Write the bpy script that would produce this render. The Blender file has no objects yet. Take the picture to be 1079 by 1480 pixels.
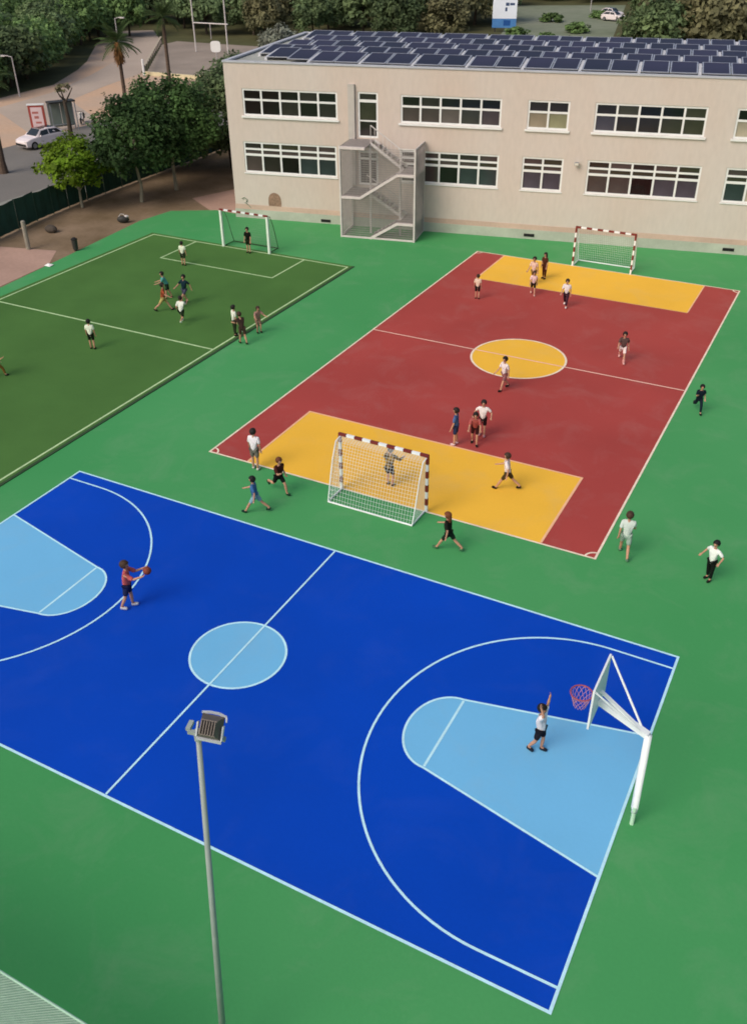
import bpy, math, random
import numpy as np
from mathutils import Vector, Matrix
R = math.radians
rnd = random.Random(7)
scene = bpy.context.scene
C = scene.collection

# ------------------------------------------------------------------ camera, sky, sun, exposure
cam_d = bpy.data.cameras.new('camera'); cam = bpy.data.objects.new('camera', cam_d); C.objects.link(cam)
cam_d.sensor_fit = 'VERTICAL'; cam_d.sensor_height = 36.0; cam_d.sensor_width = 26.2
cam_d.lens = 36.0 * 1313.1257 / 1480.0
cam_d.clip_start = 0.1; cam_d.clip_end = 3000
_r = Vector((0.88453051, 0.46639119, -0.00922139)); _u = Vector((-0.25318648, 0.49659405, 0.83023548)); _f = Vector((-0.3917938, 0.73203389, -0.55733653))
cam.matrix_world = Matrix(((_r.x, _u.x, -_f.x, 0), (_r.y, _u.y, -_f.y, 0), (_r.z, _u.z, -_f.z, 16.11), (0, 0, 0, 1)))
scene.camera = cam

SUN_EL, SUN_AZ = R(43), R(200)          # azimuth measured clockwise from +Y
world = bpy.data.worlds.new('World'); scene.world = world; world.use_nodes = True
wn = world.node_tree
sky = wn.nodes.new('ShaderNodeTexSky'); sky.sky_type = 'NISHITA'; sky.sun_disc = False
sky.sun_elevation = SUN_EL; sky.sun_rotation = SUN_AZ; sky.air_density = 1.0; sky.dust_density = 4.0; sky.ozone_density = 0.6
bg = wn.nodes['Background']; bg.inputs['Strength'].default_value = 0.12
wn.links.new(sky.outputs['Color'], bg.inputs['Color'])
sun_d = bpy.data.lights.new('sun', 'SUN'); sun_d.energy = 1.45; sun_d.angle = R(38); sun_d.color = (1.0, 0.93, 0.84)
sun = bpy.data.objects.new('sun', sun_d); C.objects.link(sun)
_d = Vector((math.sin(SUN_AZ) * math.cos(SUN_EL), math.cos(SUN_AZ) * math.cos(SUN_EL), math.sin(SUN_EL)))
sun.rotation_euler = (-_d).to_track_quat('-Z', 'Y').to_euler(); sun.location = (0, 0, 60)
scene.view_settings.view_transform = 'Standard'; scene.view_settings.look = 'None'
scene.view_settings.exposure = 0.12; scene.view_settings.gamma = 1.0; scene.view_settings.use_curve_mapping = False
scene.cycles.filter_width = 1.8
scene.cycles.max_bounces = 5; scene.cycles.transparent_max_bounces = 8

# ------------------------------------------------------------------ helpers: materials
def lin(h):
    if not isinstance(h, str): return tuple(h)
    h = h.lstrip('#'); o = []
    for i in (0, 2, 4):
        c = int(h[i:i+2], 16) / 255
        o.append(c / 12.92 if c <= .04045 else ((c + .055) / 1.055) ** 2.4)
    return tuple(o)
MATS = {}
def mat(name, col, rough=.7, amt=.06, scale=3.0, bump=0.0, bscale=40.0, metal=0.0, spec=.35, col2=None, coord='Object', detail=4.0, fine=0.0, fscale=60.0, attr=None, trans=0.0, rand=0.0, stretch=None, scuff=0.0):
    if name in MATS: return MATS[name]
    m = bpy.data.materials.new(name); m.use_nodes = True; nt = m.node_tree; N = nt.nodes; L = nt.links
    b = N['Principled BSDF']; b.inputs['Roughness'].default_value = rough; b.inputs['Metallic'].default_value = metal
    b.inputs['Specular IOR Level'].default_value = spec
    c = lin(col); c2 = lin(col2) if col2 is not None else tuple(min(1, v * (1 + amt)) for v in c); c1 = c if col2 is not None else tuple(v * (1 - amt) for v in c)
    if coord == 'World':
        g = N.new('ShaderNodeNewGeometry'); vec = g.outputs['Position']
    else:
        t = N.new('ShaderNodeTexCoord'); vec = t.outputs['Object']
    if stretch:
        mp = N.new('ShaderNodeMapping'); mp.inputs['Scale'].default_value = stretch; L.new(vec, mp.inputs['Vector']); vec = mp.outputs['Vector']
    n = N.new('ShaderNodeTexNoise'); n.inputs['Scale'].default_value = scale; n.inputs['Detail'].default_value = detail; L.new(vec, n.inputs['Vector'])
    rp = N.new('ShaderNodeMapRange'); rp.inputs['From Min'].default_value = .3; rp.inputs['From Max'].default_value = .7; L.new(n.outputs['Fac'], rp.inputs['Value'])
    mx = N.new('ShaderNodeMix'); mx.data_type = 'RGBA'; mx.inputs['A'].default_value = (*c1, 1); mx.inputs['B'].default_value = (*c2, 1); L.new(rp.outputs['Result'], mx.inputs['Factor'])
    out = mx.outputs['Result']
    def mul(out, src, lo, hi):
        r2 = N.new('ShaderNodeMapRange'); r2.inputs['To Min'].default_value = lo; r2.inputs['To Max'].default_value = hi; L.new(src, r2.inputs['Value'])
        v = N.new('ShaderNodeVectorMath'); v.operation = 'SCALE'; L.new(out, v.inputs[0]); L.new(r2.outputs['Result'], v.inputs['Scale']); return v.outputs['Vector']
    if fine:
        n2 = N.new('ShaderNodeTexNoise'); n2.inputs['Scale'].default_value = fscale; n2.inputs['Detail'].default_value = 3; L.new(vec, n2.inputs['Vector'])
        out = mul(out, n2.outputs['Fac'], 1 - fine, 1 + fine)
    if attr:
        a = N.new('ShaderNodeAttribute'); a.attribute_name = attr; out = mul(out, a.outputs['Fac'], .45, 1.6)
    if rand:
        oi = N.new('ShaderNodeObjectInfo'); out = mul(out, oi.outputs['Random'], 1 - rand, 1 + rand)
    if scuff:
        n4 = N.new('ShaderNodeTexNoise'); n4.inputs['Scale'].default_value = .55; n4.inputs['Detail'].default_value = 10; n4.inputs['Roughness'].default_value = .68; n4.inputs['Distortion'].default_value = .6; L.new(vec, n4.inputs['Vector'])
        r4 = N.new('ShaderNodeMapRange'); r4.inputs['From Min'].default_value = .5; r4.inputs['From Max'].default_value = .78; r4.inputs['To Max'].default_value = scuff; L.new(n4.outputs['Fac'], r4.inputs['Value'])
        m4 = N.new('ShaderNodeMix'); m4.data_type = 'RGBA'; m4.inputs['B'].default_value = (.42, .40, .36, 1); L.new(r4.outputs['Result'], m4.inputs['Factor']); L.new(out, m4.inputs['A']); out = m4.outputs['Result']
    L.new(out, b.inputs['Base Color'])
    if bump:
        n3 = N.new('ShaderNodeTexNoise'); n3.inputs['Scale'].default_value = bscale; n3.inputs['Detail'].default_value = 3; L.new(vec, n3.inputs['Vector'])
        bp = N.new('ShaderNodeBump'); bp.inputs['Strength'].default_value = bump; bp.inputs['Distance'].default_value = .02; L.new(n3.outputs['Fac'], bp.inputs['Height']); L.new(bp.outputs['Normal'], b.inputs['Normal'])
    if trans:
        td = N.new('ShaderNodeBsdfTranslucent'); L.new(out, td.inputs['Color']); ms = N.new('ShaderNodeMixShader'); ms.inputs['Fac'].default_value = trans
        L.new(b.outputs['BSDF'], ms.inputs[1]); L.new(td.outputs['BSDF'], ms.inputs[2]); L.new(ms.outputs['Shader'], N['Material Output'].inputs['Surface'])
    MATS[name] = m; return m

# ------------------------------------------------------------------ helpers: meshes and objects
class MB:
    def __init__(s): s.v = []; s.f = []; s.m = []
    def add(s, vs, fs, mi=0):
        o = len(s.v); s.v.extend([tuple(v) for v in vs]); s.f.extend([tuple(i + o for i in f) for f in fs]); s.m.extend([mi] * len(fs)); return s
    def box(s, x0, x1, y0, y1, z0, z1, mi=0):
        return s.add([(x0,y0,z0),(x1,y0,z0),(x1,y1,z0),(x0,y1,z0),(x0,y0,z1),(x1,y0,z1),(x1,y1,z1),(x0,y1,z1)],
                     [(0,3,2,1),(4,5,6,7),(0,1,5,4),(1,2,6,5),(2,3,7,6),(3,0,4,7)], mi)
    def bar(s, p, q, w, h=None, mi=0, up=(0,0,1)):
        h = h or w; p = Vector(p); q = Vector(q); d = (q - p).normalized(); u = Vector(up)
        if abs(d.dot(u)) > .98: u = Vector((0,1,0))
        a = d.cross(u).normalized(); b = a.cross(d)
        vs = [c + a * sx * w / 2 + b * sz * h / 2 for c in (p, q) for sx, sz in ((-1,-1),(1,-1),(1,1),(-1,1))]
        return s.add(vs, [(0,3,2,1),(4,5,6,7),(0,1,5,4),(1,2,6,5),(2,3,7,6),(3,0,4,7)], mi)
    def tube(s, pts, r, n=8, mi=0, cap=True):
        pts = [Vector(p) for p in pts]; rs = r if isinstance(r, (list, tuple)) else [r] * len(pts); o = len(s.v); vs = []; fs = []
        for i, p in enumerate(pts):
            d = (pts[min(i+1, len(pts)-1)] - pts[max(i-1, 0)]).normalized(); u = Vector((0,0,1)) if abs(d.z) < .95 else Vector((1,0,0))
            a = d.cross(u).normalized(); b = d.cross(a)
            for k in range(n):
                t = 2 * math.pi * k / n; vs.append(p + (a * math.cos(t) + b * math.sin(t)) * rs[i])
        for i in range(len(pts) - 1):
            for k in range(n): fs.append((i*n+k, i*n+(k+1)%n, (i+1)*n+(k+1)%n, (i+1)*n+k))
        if cap: fs.append(tuple(range(n))[::-1]); fs.append(tuple((len(pts)-1)*n+k for k in range(n)))
        return s.add(vs, fs, mi)
    def sphere(s, c, r, nu=10, nv=6, mi=0, keep=None):
        rx, ry, rz = r if isinstance(r, (tuple, list)) else (r, r, r); vs = []; fs = []
        for j in range(nv + 1):
            ph = math.pi * j / nv
            for i in range(nu):
                th = 2 * math.pi * i / nu; vs.append((c[0]+rx*math.sin(ph)*math.cos(th), c[1]+ry*math.sin(ph)*math.sin(th), c[2]+rz*math.cos(ph)))
        for j in range(nv):
            for i in range(nu):
                f = (j*nu+i, (j+1)*nu+i, (j+1)*nu+(i+1)%nu, j*nu+(i+1)%nu)
                if keep is None or keep(Vector([sum(vs[q][k] for q in f) / 4 - c[k] for k in range(3)])): fs.append(f)
        return s.add(vs, fs, mi)
    def poly(s, pts, z=None, mi=0):
        vs = [(p[0], p[1], z if z is not None else p[2]) for p in pts]
        return s.add(vs, [tuple(range(len(vs)))], mi)
    def prism(s, pts, z0, z1, mi=0):
        n = len(pts); vs = [(p[0],p[1],z0) for p in pts] + [(p[0],p[1],z1) for p in pts]
        return s.add(vs, [tuple(range(n))[::-1], tuple(range(n, 2*n))] + [(i, (i+1)%n, n+(i+1)%n, n+i) for i in range(n)], mi)
    def mesh(s, name, mats, smooth=False):
        me = bpy.data.meshes.new(name); me.from_pydata(s.v, [], s.f)
        for m in (mats if isinstance(mats, (list, tuple)) else [mats]): me.materials.append(m)
        if any(s.m): me.polygons.foreach_set('material_index', s.m)
        if smooth: me.polygons.foreach_set('use_smooth', [True] * len(me.polygons))
        me.update(); return me
    def build(s, name, mats, parent=None, smooth=False, **kw):
        return obj(name, s.mesh(name, mats, smooth), parent, **kw)
def obj(name, me, parent=None, loc=None, rot=None, **kw):
    o = bpy.data.objects.new(name, me); C.objects.link(o)
    if parent: o.parent = parent
    if loc: o.location = loc
    if rot: o.rotation_euler = rot
    for k, v in kw.items(): o[k] = v
    return o
def thing(name, label, cat, loc=(0,0,0), rz=0, group=None):
    o = bpy.data.objects.new(name, None); C.objects.link(o); o.location = loc; o.rotation_euler = (0, 0, rz); o.empty_display_size = .2
    o['label'] = label; o['category'] = cat
    if group: o['group'] = group
    return o
def tag(o, label, cat, group=None):
    o['label'] = label; o['category'] = cat
    if group: o['group'] = group
    return o
def copy_tree(o, parent=None):
    kids = list(o.children); c = o.copy(); C.objects.link(c)
    if parent: c.parent = parent
    for k in kids: copy_tree(k, c)
    return c

# ------------------------------------------------------------------ materials
M_green = mat('green_acrylic', '#4f9b5e', .62, .05, .09, .12, 90, spec=.12, coord='World', detail=9, scuff=0.12, fine=.05, fscale=14, col2='#3f9153')
M_red = mat('red_acrylic', '#a4443f', .62, .08, .25, .12, 90, spec=.12, coord='World', detail=9, scuff=0.12, fine=.05, fscale=12)
M_yellow = mat('yellow_acrylic', '#eeb83f', .62, .05, .3, .12, 90, spec=.12, coord='World', detail=9, scuff=0.14, fine=.04, fscale=12)
M_blue = mat('blue_acrylic', '#0042b4', .62, .09, .2, .10, 90, spec=.12, coord='World', detail=9, scuff=0.018, fine=.05, fscale=12)
M_lblue = mat('light_blue_acrylic', '#70b6e0', .6, .04, .3, .10, 90, spec=.12, coord='World', scuff=0.12, fine=.03, fscale=12)
M_linew = mat('cream_line_paint', '#efdcc4', .6, .12, 3, coord='World', fine=.16, fscale=22)
M_linec = mat('pale_cyan_line_paint', '#bdeaf6', .6, .08, 3, coord='World', fine=.12, fscale=22)
M_lineg = mat('turf_line_yarn', '#b9d6a0', .9, .12, 4, coord='World', fine=.25, fscale=20)
M_turf = mat('artificial_turf', '#4d753b', .95, .10, .35, .8, 120, coord='World', fine=.22, fscale=45, spec=.1)
M_turfedge = mat('dark_edge_green', '#2f4a2c', .9, .15, 3, coord='World')  # dark green of the painted turf edge shadow and the football goal's base frame
M_earth = mat('bare_earth', '#8f7b66', .95, .2, .35, .5, 12, coord='World', col2='#6a5a44', fine=.2, fscale=5, spec=.1)
M_pinkearth = mat('pinkish_sand', '#ad8f80', .95, .1, .5, .4, 12, coord='World', fine=.15, fscale=5, spec=.1)
M_dirt = mat('orange_dirt', '#c9a587', .95, .12, .12, .5, 8, coord='World', col2='#b5a190', fine=.15, fscale=3, spec=.1)
M_asphalt = mat('worn_asphalt', '#77736e', .9, .1, .2, .4, 40, coord='World', fine=.12, fscale=6, spec=.2)
M_road2 = mat('dusty_road', '#b0a092', .9, .1, .15, .3, 30, coord='World', fine=.1, fscale=4, spec=.2)
M_walk = mat('concrete_walk', '#8d8d84', .9, .12, .6, .3, 30, coord='World', fine=.12, fscale=6)
M_plaza = mat('gravel_yard', '#93867a', .95, .15, .2, .3, 20, coord='World', fine=.15, fscale=3)
M_lot = mat('pale_dry_lot', '#8c9080', .95, .2, .06, .3, 10, coord='World', col2='#6d7760', fine=.2, fscale=.6, spec=.1)
M_land = mat('scrub_ground', '#4d5236', .95, .3, .04, .5, 4, coord='World', col2='#5d583f', fine=.3, fscale=.5, spec=.1)
M_wall = mat('cream_render', '#cbc1b9', .85, .05, .25, .25, 30, coord='Object', detail=8, fine=.09, fscale=5, col2='#c9b8ac', stretch=(1,1,.35))
M_plinth = mat('grey_concrete', '#aeb3a4', .85, .12, .8, .3, 30, fine=.1, fscale=9)
M_roof = mat('gravel_roof', '#a3a49c', .9, .12, .7, .4, 40, fine=.15, fscale=12)
M_coping = mat('grey_coping', '#b4b6bd', .6, .06, 2)
M_white = mat('white_paint', '#e4e4e2', .45, .04, 3)
M_whitemetal = mat('white_metal', '#e6ecec', .4, .05, 5)
M_offwhite = mat('weathered_white_metal', '#cfc8c4', .55, .08, 5)
M_galv = mat('galvanised_steel', '#b9b3b2', .5, .08, 8, metal=.3)
M_grey = mat('grey_metal', '#8f959b', .5, .1, 6, metal=.3)
M_stripe = mat('dark_red_stripe', '#742a24', .5, .12, 5)
M_net = mat('net_cord', '#d7dcdc', .8, .06, 5)
M_dark = mat('dark_metal', '#33322f', .6, .15, 5)
M_black = mat('black_rubber', '#161616', .8, .2, 8)
M_solar = mat('solar_cell_glass', '#262034', .35, .25, .6, spec=.12, rand=.35)
M_alu = mat('panel_frame_aluminium', '#bdbfc6', .4, .05, 4, metal=.5)
M_pole = mat('pole_grey', '#98a29e', .5, .08, 4)
M_poledark = mat('pole_base_dark_green', '#2e4a3a', .6, .1, 4)
M_bark = mat('bark', '#4a4036', .95, .25, 6, .6, 25, stretch=(1,1,.2))
M_palebark = mat('pale_bark', '#85806f', .95, .2, 6, .6, 25, stretch=(1,1,.2))
M_palmbark = mat('palm_bark', '#5c4c40', .95, .25, 8, .8, 20, stretch=(.4,.4,2))
M_screen = mat('green_screen_fabric', '#22463a', .85, .15, 1.2, .3, 30, col2='#1b3a2c')
M_carpaint = mat('white_car_paint', '#e8dcdc', .25, .03, 2, spec=.5)
M_carglass = mat('car_glass', '#23282a', .08, .1, 3, spec=.6)
M_rim = mat('alloy_rim', '#9a9a9c', .35, .05, 4, metal=.7)
M_lampglass = mat('lamp_lens', '#d8d4c8', .2, .05, 4, spec=.6)
M_redtail = mat('red_lens', '#8c1c18', .3, .05, 4)

# ------------------------------------------------------------------ the ground and the courts
def sheet(name, pts, z, m, **kw):
    kw.setdefault('kind', 'structure')
    return MB().poly(pts, z).build(name, m, None, **kw)
def rect(x0, x1, y0, y1): return [(x0,y0),(x1,y0),(x1,y1),(x0,y1)]
def ribbon(name, pts, w, z, m, closed=False):
    mb = MB(); n = len(pts); P = [Vector((p[0], p[1])) for p in pts]; L = []; Rr = []
    for i in range(n):
        a = P[(i-1) % n] if (closed or i > 0) else P[i]; b = P[(i+1) % n] if (closed or i < n-1) else P[i]
        d0 = (P[i]-a).normalized() if (P[i]-a).length > 1e-6 else (b-P[i]).normalized(); d1 = (b-P[i]).normalized() if (b-P[i]).length > 1e-6 else d0
        nrm = Vector((-(d0+d1).y, (d0+d1).x)).normalized(); k = 1 / max(.5, nrm.dot(Vector((-d0.y, d0.x))))
        L.append(P[i] + nrm * w/2 * k); Rr.append(P[i] - nrm * w/2 * k)
    vs = [(p.x,p.y,z) for p in L] + [(p.x,p.y,z) for p in Rr]
    fs = [(n+i, n+(i+1)%n, (i+1)%n, i) for i in range(n if closed else n-1)]
    return mb.add(vs, fs).build(name, m, None, kind='structure')
def arc(cx, cy, rx, ry, a0, a1, n=40): return [(cx + rx*math.cos(R(a0+(a1-a0)*i/n)), cy + ry*math.sin(R(a0+(a1-a0)*i/n))) for i in range(n+1)]

sheet('ground', [(-1500,-600),(1200,-600),(1200,1500),(-1500,1500)], -.03, M_land)
sheet('earth_strip', [(-46.4,5),(-30,5),(-30,66),(-47.2,66)], -.012, M_earth)
sheet('sand_patch', [(-39.3,48.6),(-33.6,44.9),(-33.9,47.0),(-36.0,57)], -.004, M_pinkearth)
sheet('sand_patch', [(-45.2,26),(-37.6,26),(-38.2,34.5),(-39.5,36.4),(-43.4,35.4)], -.006, M_pinkearth)
green = [(-37.6,-30),(50,-30),(50,70),(10,68),(-6.3,52.4),(-33.5,46.8),(-36.2,47.0),(-38.7,45.6),(-39.05,43.0),(-38.3,36.0),(-37.7,30.0)]
sheet('green_court_ground', green, 0, M_green)
sheet('road', [(-62.0,10),(-49.4,10),(-49.7,40),(-50.3,66),(-53,120),(-66,120),(-62.6,66),(-62.2,54)], -.012, M_asphalt)
MB().prism([(-49.4,5),(-46.2,5),(-46.6,66),(-47.5,120),(-52.6,120),(-50.1,66)], -.03, .06).build('pavement', M_walk, None, kind='structure')
sheet('dirt_lot', [(-62.2,20),(-62.2,54),(-62.6,66),(-66,100),(-75.4,88.2),(-78.4,90),(-99,111),(-106,116),(-101,108),(-90,94),(-86,88),(-81,79),(-80,70),(-80,20)], -.016, M_dirt)
sheet('road', [(-62.6,58),(-62.9,66),(-72.5,72.5),(-75.1,80.3),(-77.4,89),(-93,112.5),(-104,124),(-109,120),(-96.5,108),(-87,96),(-81.5,85),(-77.5,75),(-76,66)], -.008, M_road2)
sheet('gravel_yard', [(-76.2,88.5),(-57,87.8),(-57,114),(-92,114.5),(-91.5,110.5)], -.006, M_plaza)
sheet('dry_lot', [(-49.5,128),(-34,128),(-38.5,148),(-48,190),(-66,182),(-56,150)], -.016, M_lot)

# handball court
RX0, RX1, RY0, RY1 = -18.27, -4.37, 21.92, 46.66; RXM, RYM = (RX0+RX1)/2, (RY0+RY1)/2
sheet('red_court', rect(RX0,RX1,RY0,RY1), .004, M_red)
YX0, YX1 = -16.68, -6.05
sheet('yellow_goal_area', rect(YX0,YX1,RY0,26.13), .008, M_yellow)
sheet('yellow_goal_area', rect(YX0,YX1,42.64,RY1), .008, M_yellow)
MB().poly(arc(RXM,RYM,1.99,1.99,0,351,39), .008).build('yellow_centre_circle', M_yellow, None, kind='structure')
LW = .068
ribbon('court_line', rect(RX0,RX1,RY0,RY1), LW, .012, M_linew, True)
M_peach = mat('worn_peach_line_paint', '#f0b78e', .6, .06, 2, coord='World', fine=.08, fscale=9)
ribbon('court_line', [(YX0,RY0+.05),(YX0,26.13),(YX1,26.13),(YX1,RY0+.05)], .075, .0125, M_peach)
ribbon('court_line', [(YX0,RY1-.05),(YX0,42.64)], .075, .0125, M_peach)
ribbon('court_line', [(YX0,42.6),(YX1,42.6)], .04, .0125, M_peach)
ribbon('court_line', [(YX1,42.64),(YX1,RY1-.05)], .06, .0125, M_peach)
ribbon('court_line', [(RX0+.05,RYM),(RX1-.05,RYM)], .07, .016, mat('pink_line_paint', '#f0c3b0', .6, .06, 2, coord='World', fine=.08, fscale=9))
ribbon('court_line', arc(RXM,RYM,1.99,1.99,0,353,52), .085, .0135, M_linew, True)
for cx, cy, a in ((RX0,RY0,0),(RX1,RY0,90),(RX1,RY1,180),(RX0,RY1,270)):
    ribbon('corner_arc', arc(cx,cy,.3,.3,a,a+90,8), .06, .0145, M_linew)

# basketball court
BX0, BX1, BY1 = -21.44, -1.28, 18.79; BY0 = 8.69; BYM = (BY0+BY1)/2; BXM = (BX0+BX1)/2
sheet('blue_court', rect(BX0,BX1,BY0,BY1), .004, M_blue)
BW = .056
def key(side):
    xb, xf = (BX1, -5.54) if side > 0 else (BX0, -17.17)
    a0, a1 = (90, 270) if side > 0 else (90, -90)
    semi = arc(xf, BYM, .91, 1.17, a0, a1, 28)
    outline = [(xb, BYM+2.07)] + semi + [(xb, BYM-2.07)]
    MB().poly(outline if side > 0 else outline[::-1], .008).build('light_blue_key', M_lblue, None, kind='structure')
    ribbon('court_line', outline, BW, .0125, M_linec)
    ribbon('court_line', [(xf,BYM+1.13),(xf,BYM-1.13)], .06, .012, M_linec)
    xc = -2.85 if side > 0 else -20.1
    ribbon('court_line', [(xb, BYM+4.57)] + arc(xc, BYM, 4.3 if side > 0 else 4.57, 4.57, a0, a1, 56) + [(xb, BYM-4.57)], BW, .013, M_linec)
key(1); key(-1)
MB().poly(arc(BXM,BYM,1.24,1.24,0,351,39), .008).build('light_blue_centre_circle', M_lblue, None, kind='structure')
ribbon('court_line', arc(BXM,BYM,1.24,1.24,0,353,52), .06, .012, M_linec, True)
ribbon('court_line', [(BXM,BY0+.04),(BXM,BY1-.04)], .052, .016, M_linec)
ribbon('court_line', rect(BX0,BX1,BY0,BY1), .062, .0145, M_linec, True)

# football pitch of artificial turf
FX0, FX1, FY1 = -36.45, -23.42, 41.15; FYM = 29.17; FY0 = 16.2
MB().box(FX0-.3, FX1+.16, FY0-.3, FY1+.25, -.02, .025).build('turf_pitch', M_turf, None, kind='structure')
MB().box(FX1+.16, FX1+.29, FY0-.3, FY1+.25, -.02, .03).build('turf_edge_shade', M_turfedge, None, kind='structure')  # edge shadow of the turf, put in as a thin dark strip
ribbon('pitch_line', rect(FX0,FX1,FY0,FY1), .08, .030, M_lineg, True)
ribbon('pitch_line', [(FX0+.04,FYM),(FX1-.04,FYM)], .085, .031, M_lineg)
ribbon('pitch_line', [(-33.35,FY1-.04),(-33.35,37.95),(-26.1,37.95),(-26.1,FY1-.04)], .08, .032, M_lineg)

# ------------------------------------------------------------------ the school building
BYAW = .20525
school = thing('school_building', 'two storey cream school building with rows of white framed windows and solar roof', 'building', (-34.19,46.39,0), BYAW)
BH, BD, BL = 8.66, 13.9, 36.0
# openings: u0,u1,z0,z1,bays,kind
WINS = []
def U(u0, u1, n): WINS.append((u0,u1,5.88,7.33,n,'upper'))
def Lw(u0, u1, n): WINS.append((u0,u1,2.70,4.46,n,'lower'))
U(1.02,6.75,5); U(10.42,16.02,5); U(17.42,19.62,2); U(20.93,26.55,5); U(27.95,33.6,5)
Lw(.84,6.63,5); Lw(10.42,16.05,5); Lw(17.34,19.58,2); Lw(20.86,26.75,5); Lw(27.98,33.6,5)
WINS.append((7.95,9.12,5.0,7.40,1,'door')); WINS.append((7.95,9.1,2.42,4.3,1,'door2'))
us = sorted(set([0,BL] + [w[0] for w in WINS] + [w[1] for w in WINS])); zs = sorted(set([.0,BH] + [w[2] for w in WINS] + [w[3] for w in WINS]))
T = .32
wall = MB()
for i in range(len(us)-1):
    for j in range(len(zs)-1):
        uc, zc = (us[i]+us[i+1])/2, (zs[j]+zs[j+1])/2
        if any(w[0] < uc < w[1] and w[2] < zc < w[3] for w in WINS): continue
        wall.add([(us[i],0,zs[j]),(us[i+1],0,zs[j]),(us[i+1],0,zs[j+1]),(us[i],0,zs[j+1])], [(0,1,2,3)])
for w in WINS:                                   # reveals
    a, b, c, d = w[:4]
    wall.add([(a,0,c),(b,0,c),(b,T,c),(a,T,c)], [(0,3,2,1)]); wall.add([(a,0,d),(b,0,d),(b,T,d),(a,T,d)], [(0,1,2,3)])
    wall.add([(a,0,c),(a,T,c),(a,T,d),(a,0,d)], [(0,3,2,1)]); wall.add([(b,0,c),(b,T,c),(b,T,d),(b,0,d)], [(0,1,2,3)])
wall.add([(0,0,0),(0,BD,0),(0,BD,BH),(0,0,BH)], [(0,3,2,1)]); wall.add([(BL,0,0),(BL,BD,0),(BL,BD,BH),(BL,0,BH)], [(0,1,2,3)]); wall.add([(0,BD,0),(BL,BD,0),(BL,BD,BH),(0,BD,BH)], [(0,3,2,1)])
wall.build('wall', M_wall, school)
MB().box(.002,BL-.002,T+.02,BD-.02,.1,BH-.35).build('interior', mat('dark_interior', '#1a1613', .9, .3, .5), school)
MB().box(-.03,BL+.03,-.05,-.002,-.05,.52).build('plinth', M_plinth, school)
M_band = mat('rosy_plinth_band', '#c3a898', .85, .1, .5, .2, 30, fine=.1, fscale=6)
MB().box(-.015,BL+.015,-.022,-.003,.522,.80).build('plinth_band', M_band, school)
MB().box(.05,BL-.05,.05,BD-.05,BH-.3,BH-.05).build('roof', M_roof, school)
cp = MB()
for b in ((-.05,BL+.05,-.05,.22),(-.05,BL+.05,BD-.22,BD+.05),(-.05,.22,.222,BD-.222),(BL-.22,BL+.05,.222,BD-.222)): cp.box(*b, BH+.002, BH+.09)
cp.build('coping', M_coping, school)

def pane_mat(i, col, rough=.12):
    return mat('window_pane_%s' % i, col, rough, .35, .9, spec=.5, rand=.12, stretch=(1,1,.6))
P_dark = pane_mat('dark', '#2a2624'); P_brown = pane_mat('brown', '#483f3d'); P_teal = pane_mat('teal', '#2f3839'); P_olive = pane_mat('olive', '#38372c'); P_slate = pane_mat('slate', '#48464f')
P_beige = pane_mat('beige_blind', '#857a68', .35); P_grey = pane_mat('grey_blind', '#5d5652', .3); P_green = pane_mat('green_blind', '#8b8a6c', .35); P_black = pane_mat('black', '#141110'); P_pale = pane_mat('pale_blind', '#a9a08c', .4)
pane_cache = {}
def pane(w, h, m, parent, loc, name='pane'):
    k = (round(w,3), round(h,3), m.name)
    if k not in pane_cache: pane_cache[k] = MB().box(-w/2,w/2,0,.02,-h/2,h/2).mesh('pane', m)
    return obj(name, pane_cache[k], parent, loc)
prnd = random.Random(3)
def bars(f, a, b, c, d, y0, y1, fw, inner):      # butted frame bars; inner = list of (x0,x1,z0,z1)
    f.box(a, b, y0, y1, d-fw, d); f.box(a, b, y0, y1, c, c+fw); f.box(a, a+fw, y0, y1, c+fw, d-fw); f.box(b-fw, b, y0, y1, c+fw, d-fw)
    for x0,x1,z0,z1 in inner: f.box(x0,x1,y0+.004,y1,z0,z1)
UPPER_LOW = {0:[P_black,P_black,P_dark,P_black,P_dark], 1:[P_brown,P_brown,P_grey,P_olive,P_brown], 2:[P_beige,P_green], 3:[P_slate,P_dark,P_dark,P_olive,P_olive], 4:[P_pale,P_beige,P_brown,P_dark,P_dark]}
LOWER_LOW = {5:[P_brown,P_dark,P_black,P_teal,P_teal], 6:[P_dark,P_brown,P_black,P_teal,P_teal], 7:[P_slate,P_slate], 8:[P_brown,P_brown,P_black,P_slate,P_slate], 9:[P_teal,P_pale,P_slate,P_dark,P_brown]}
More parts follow.
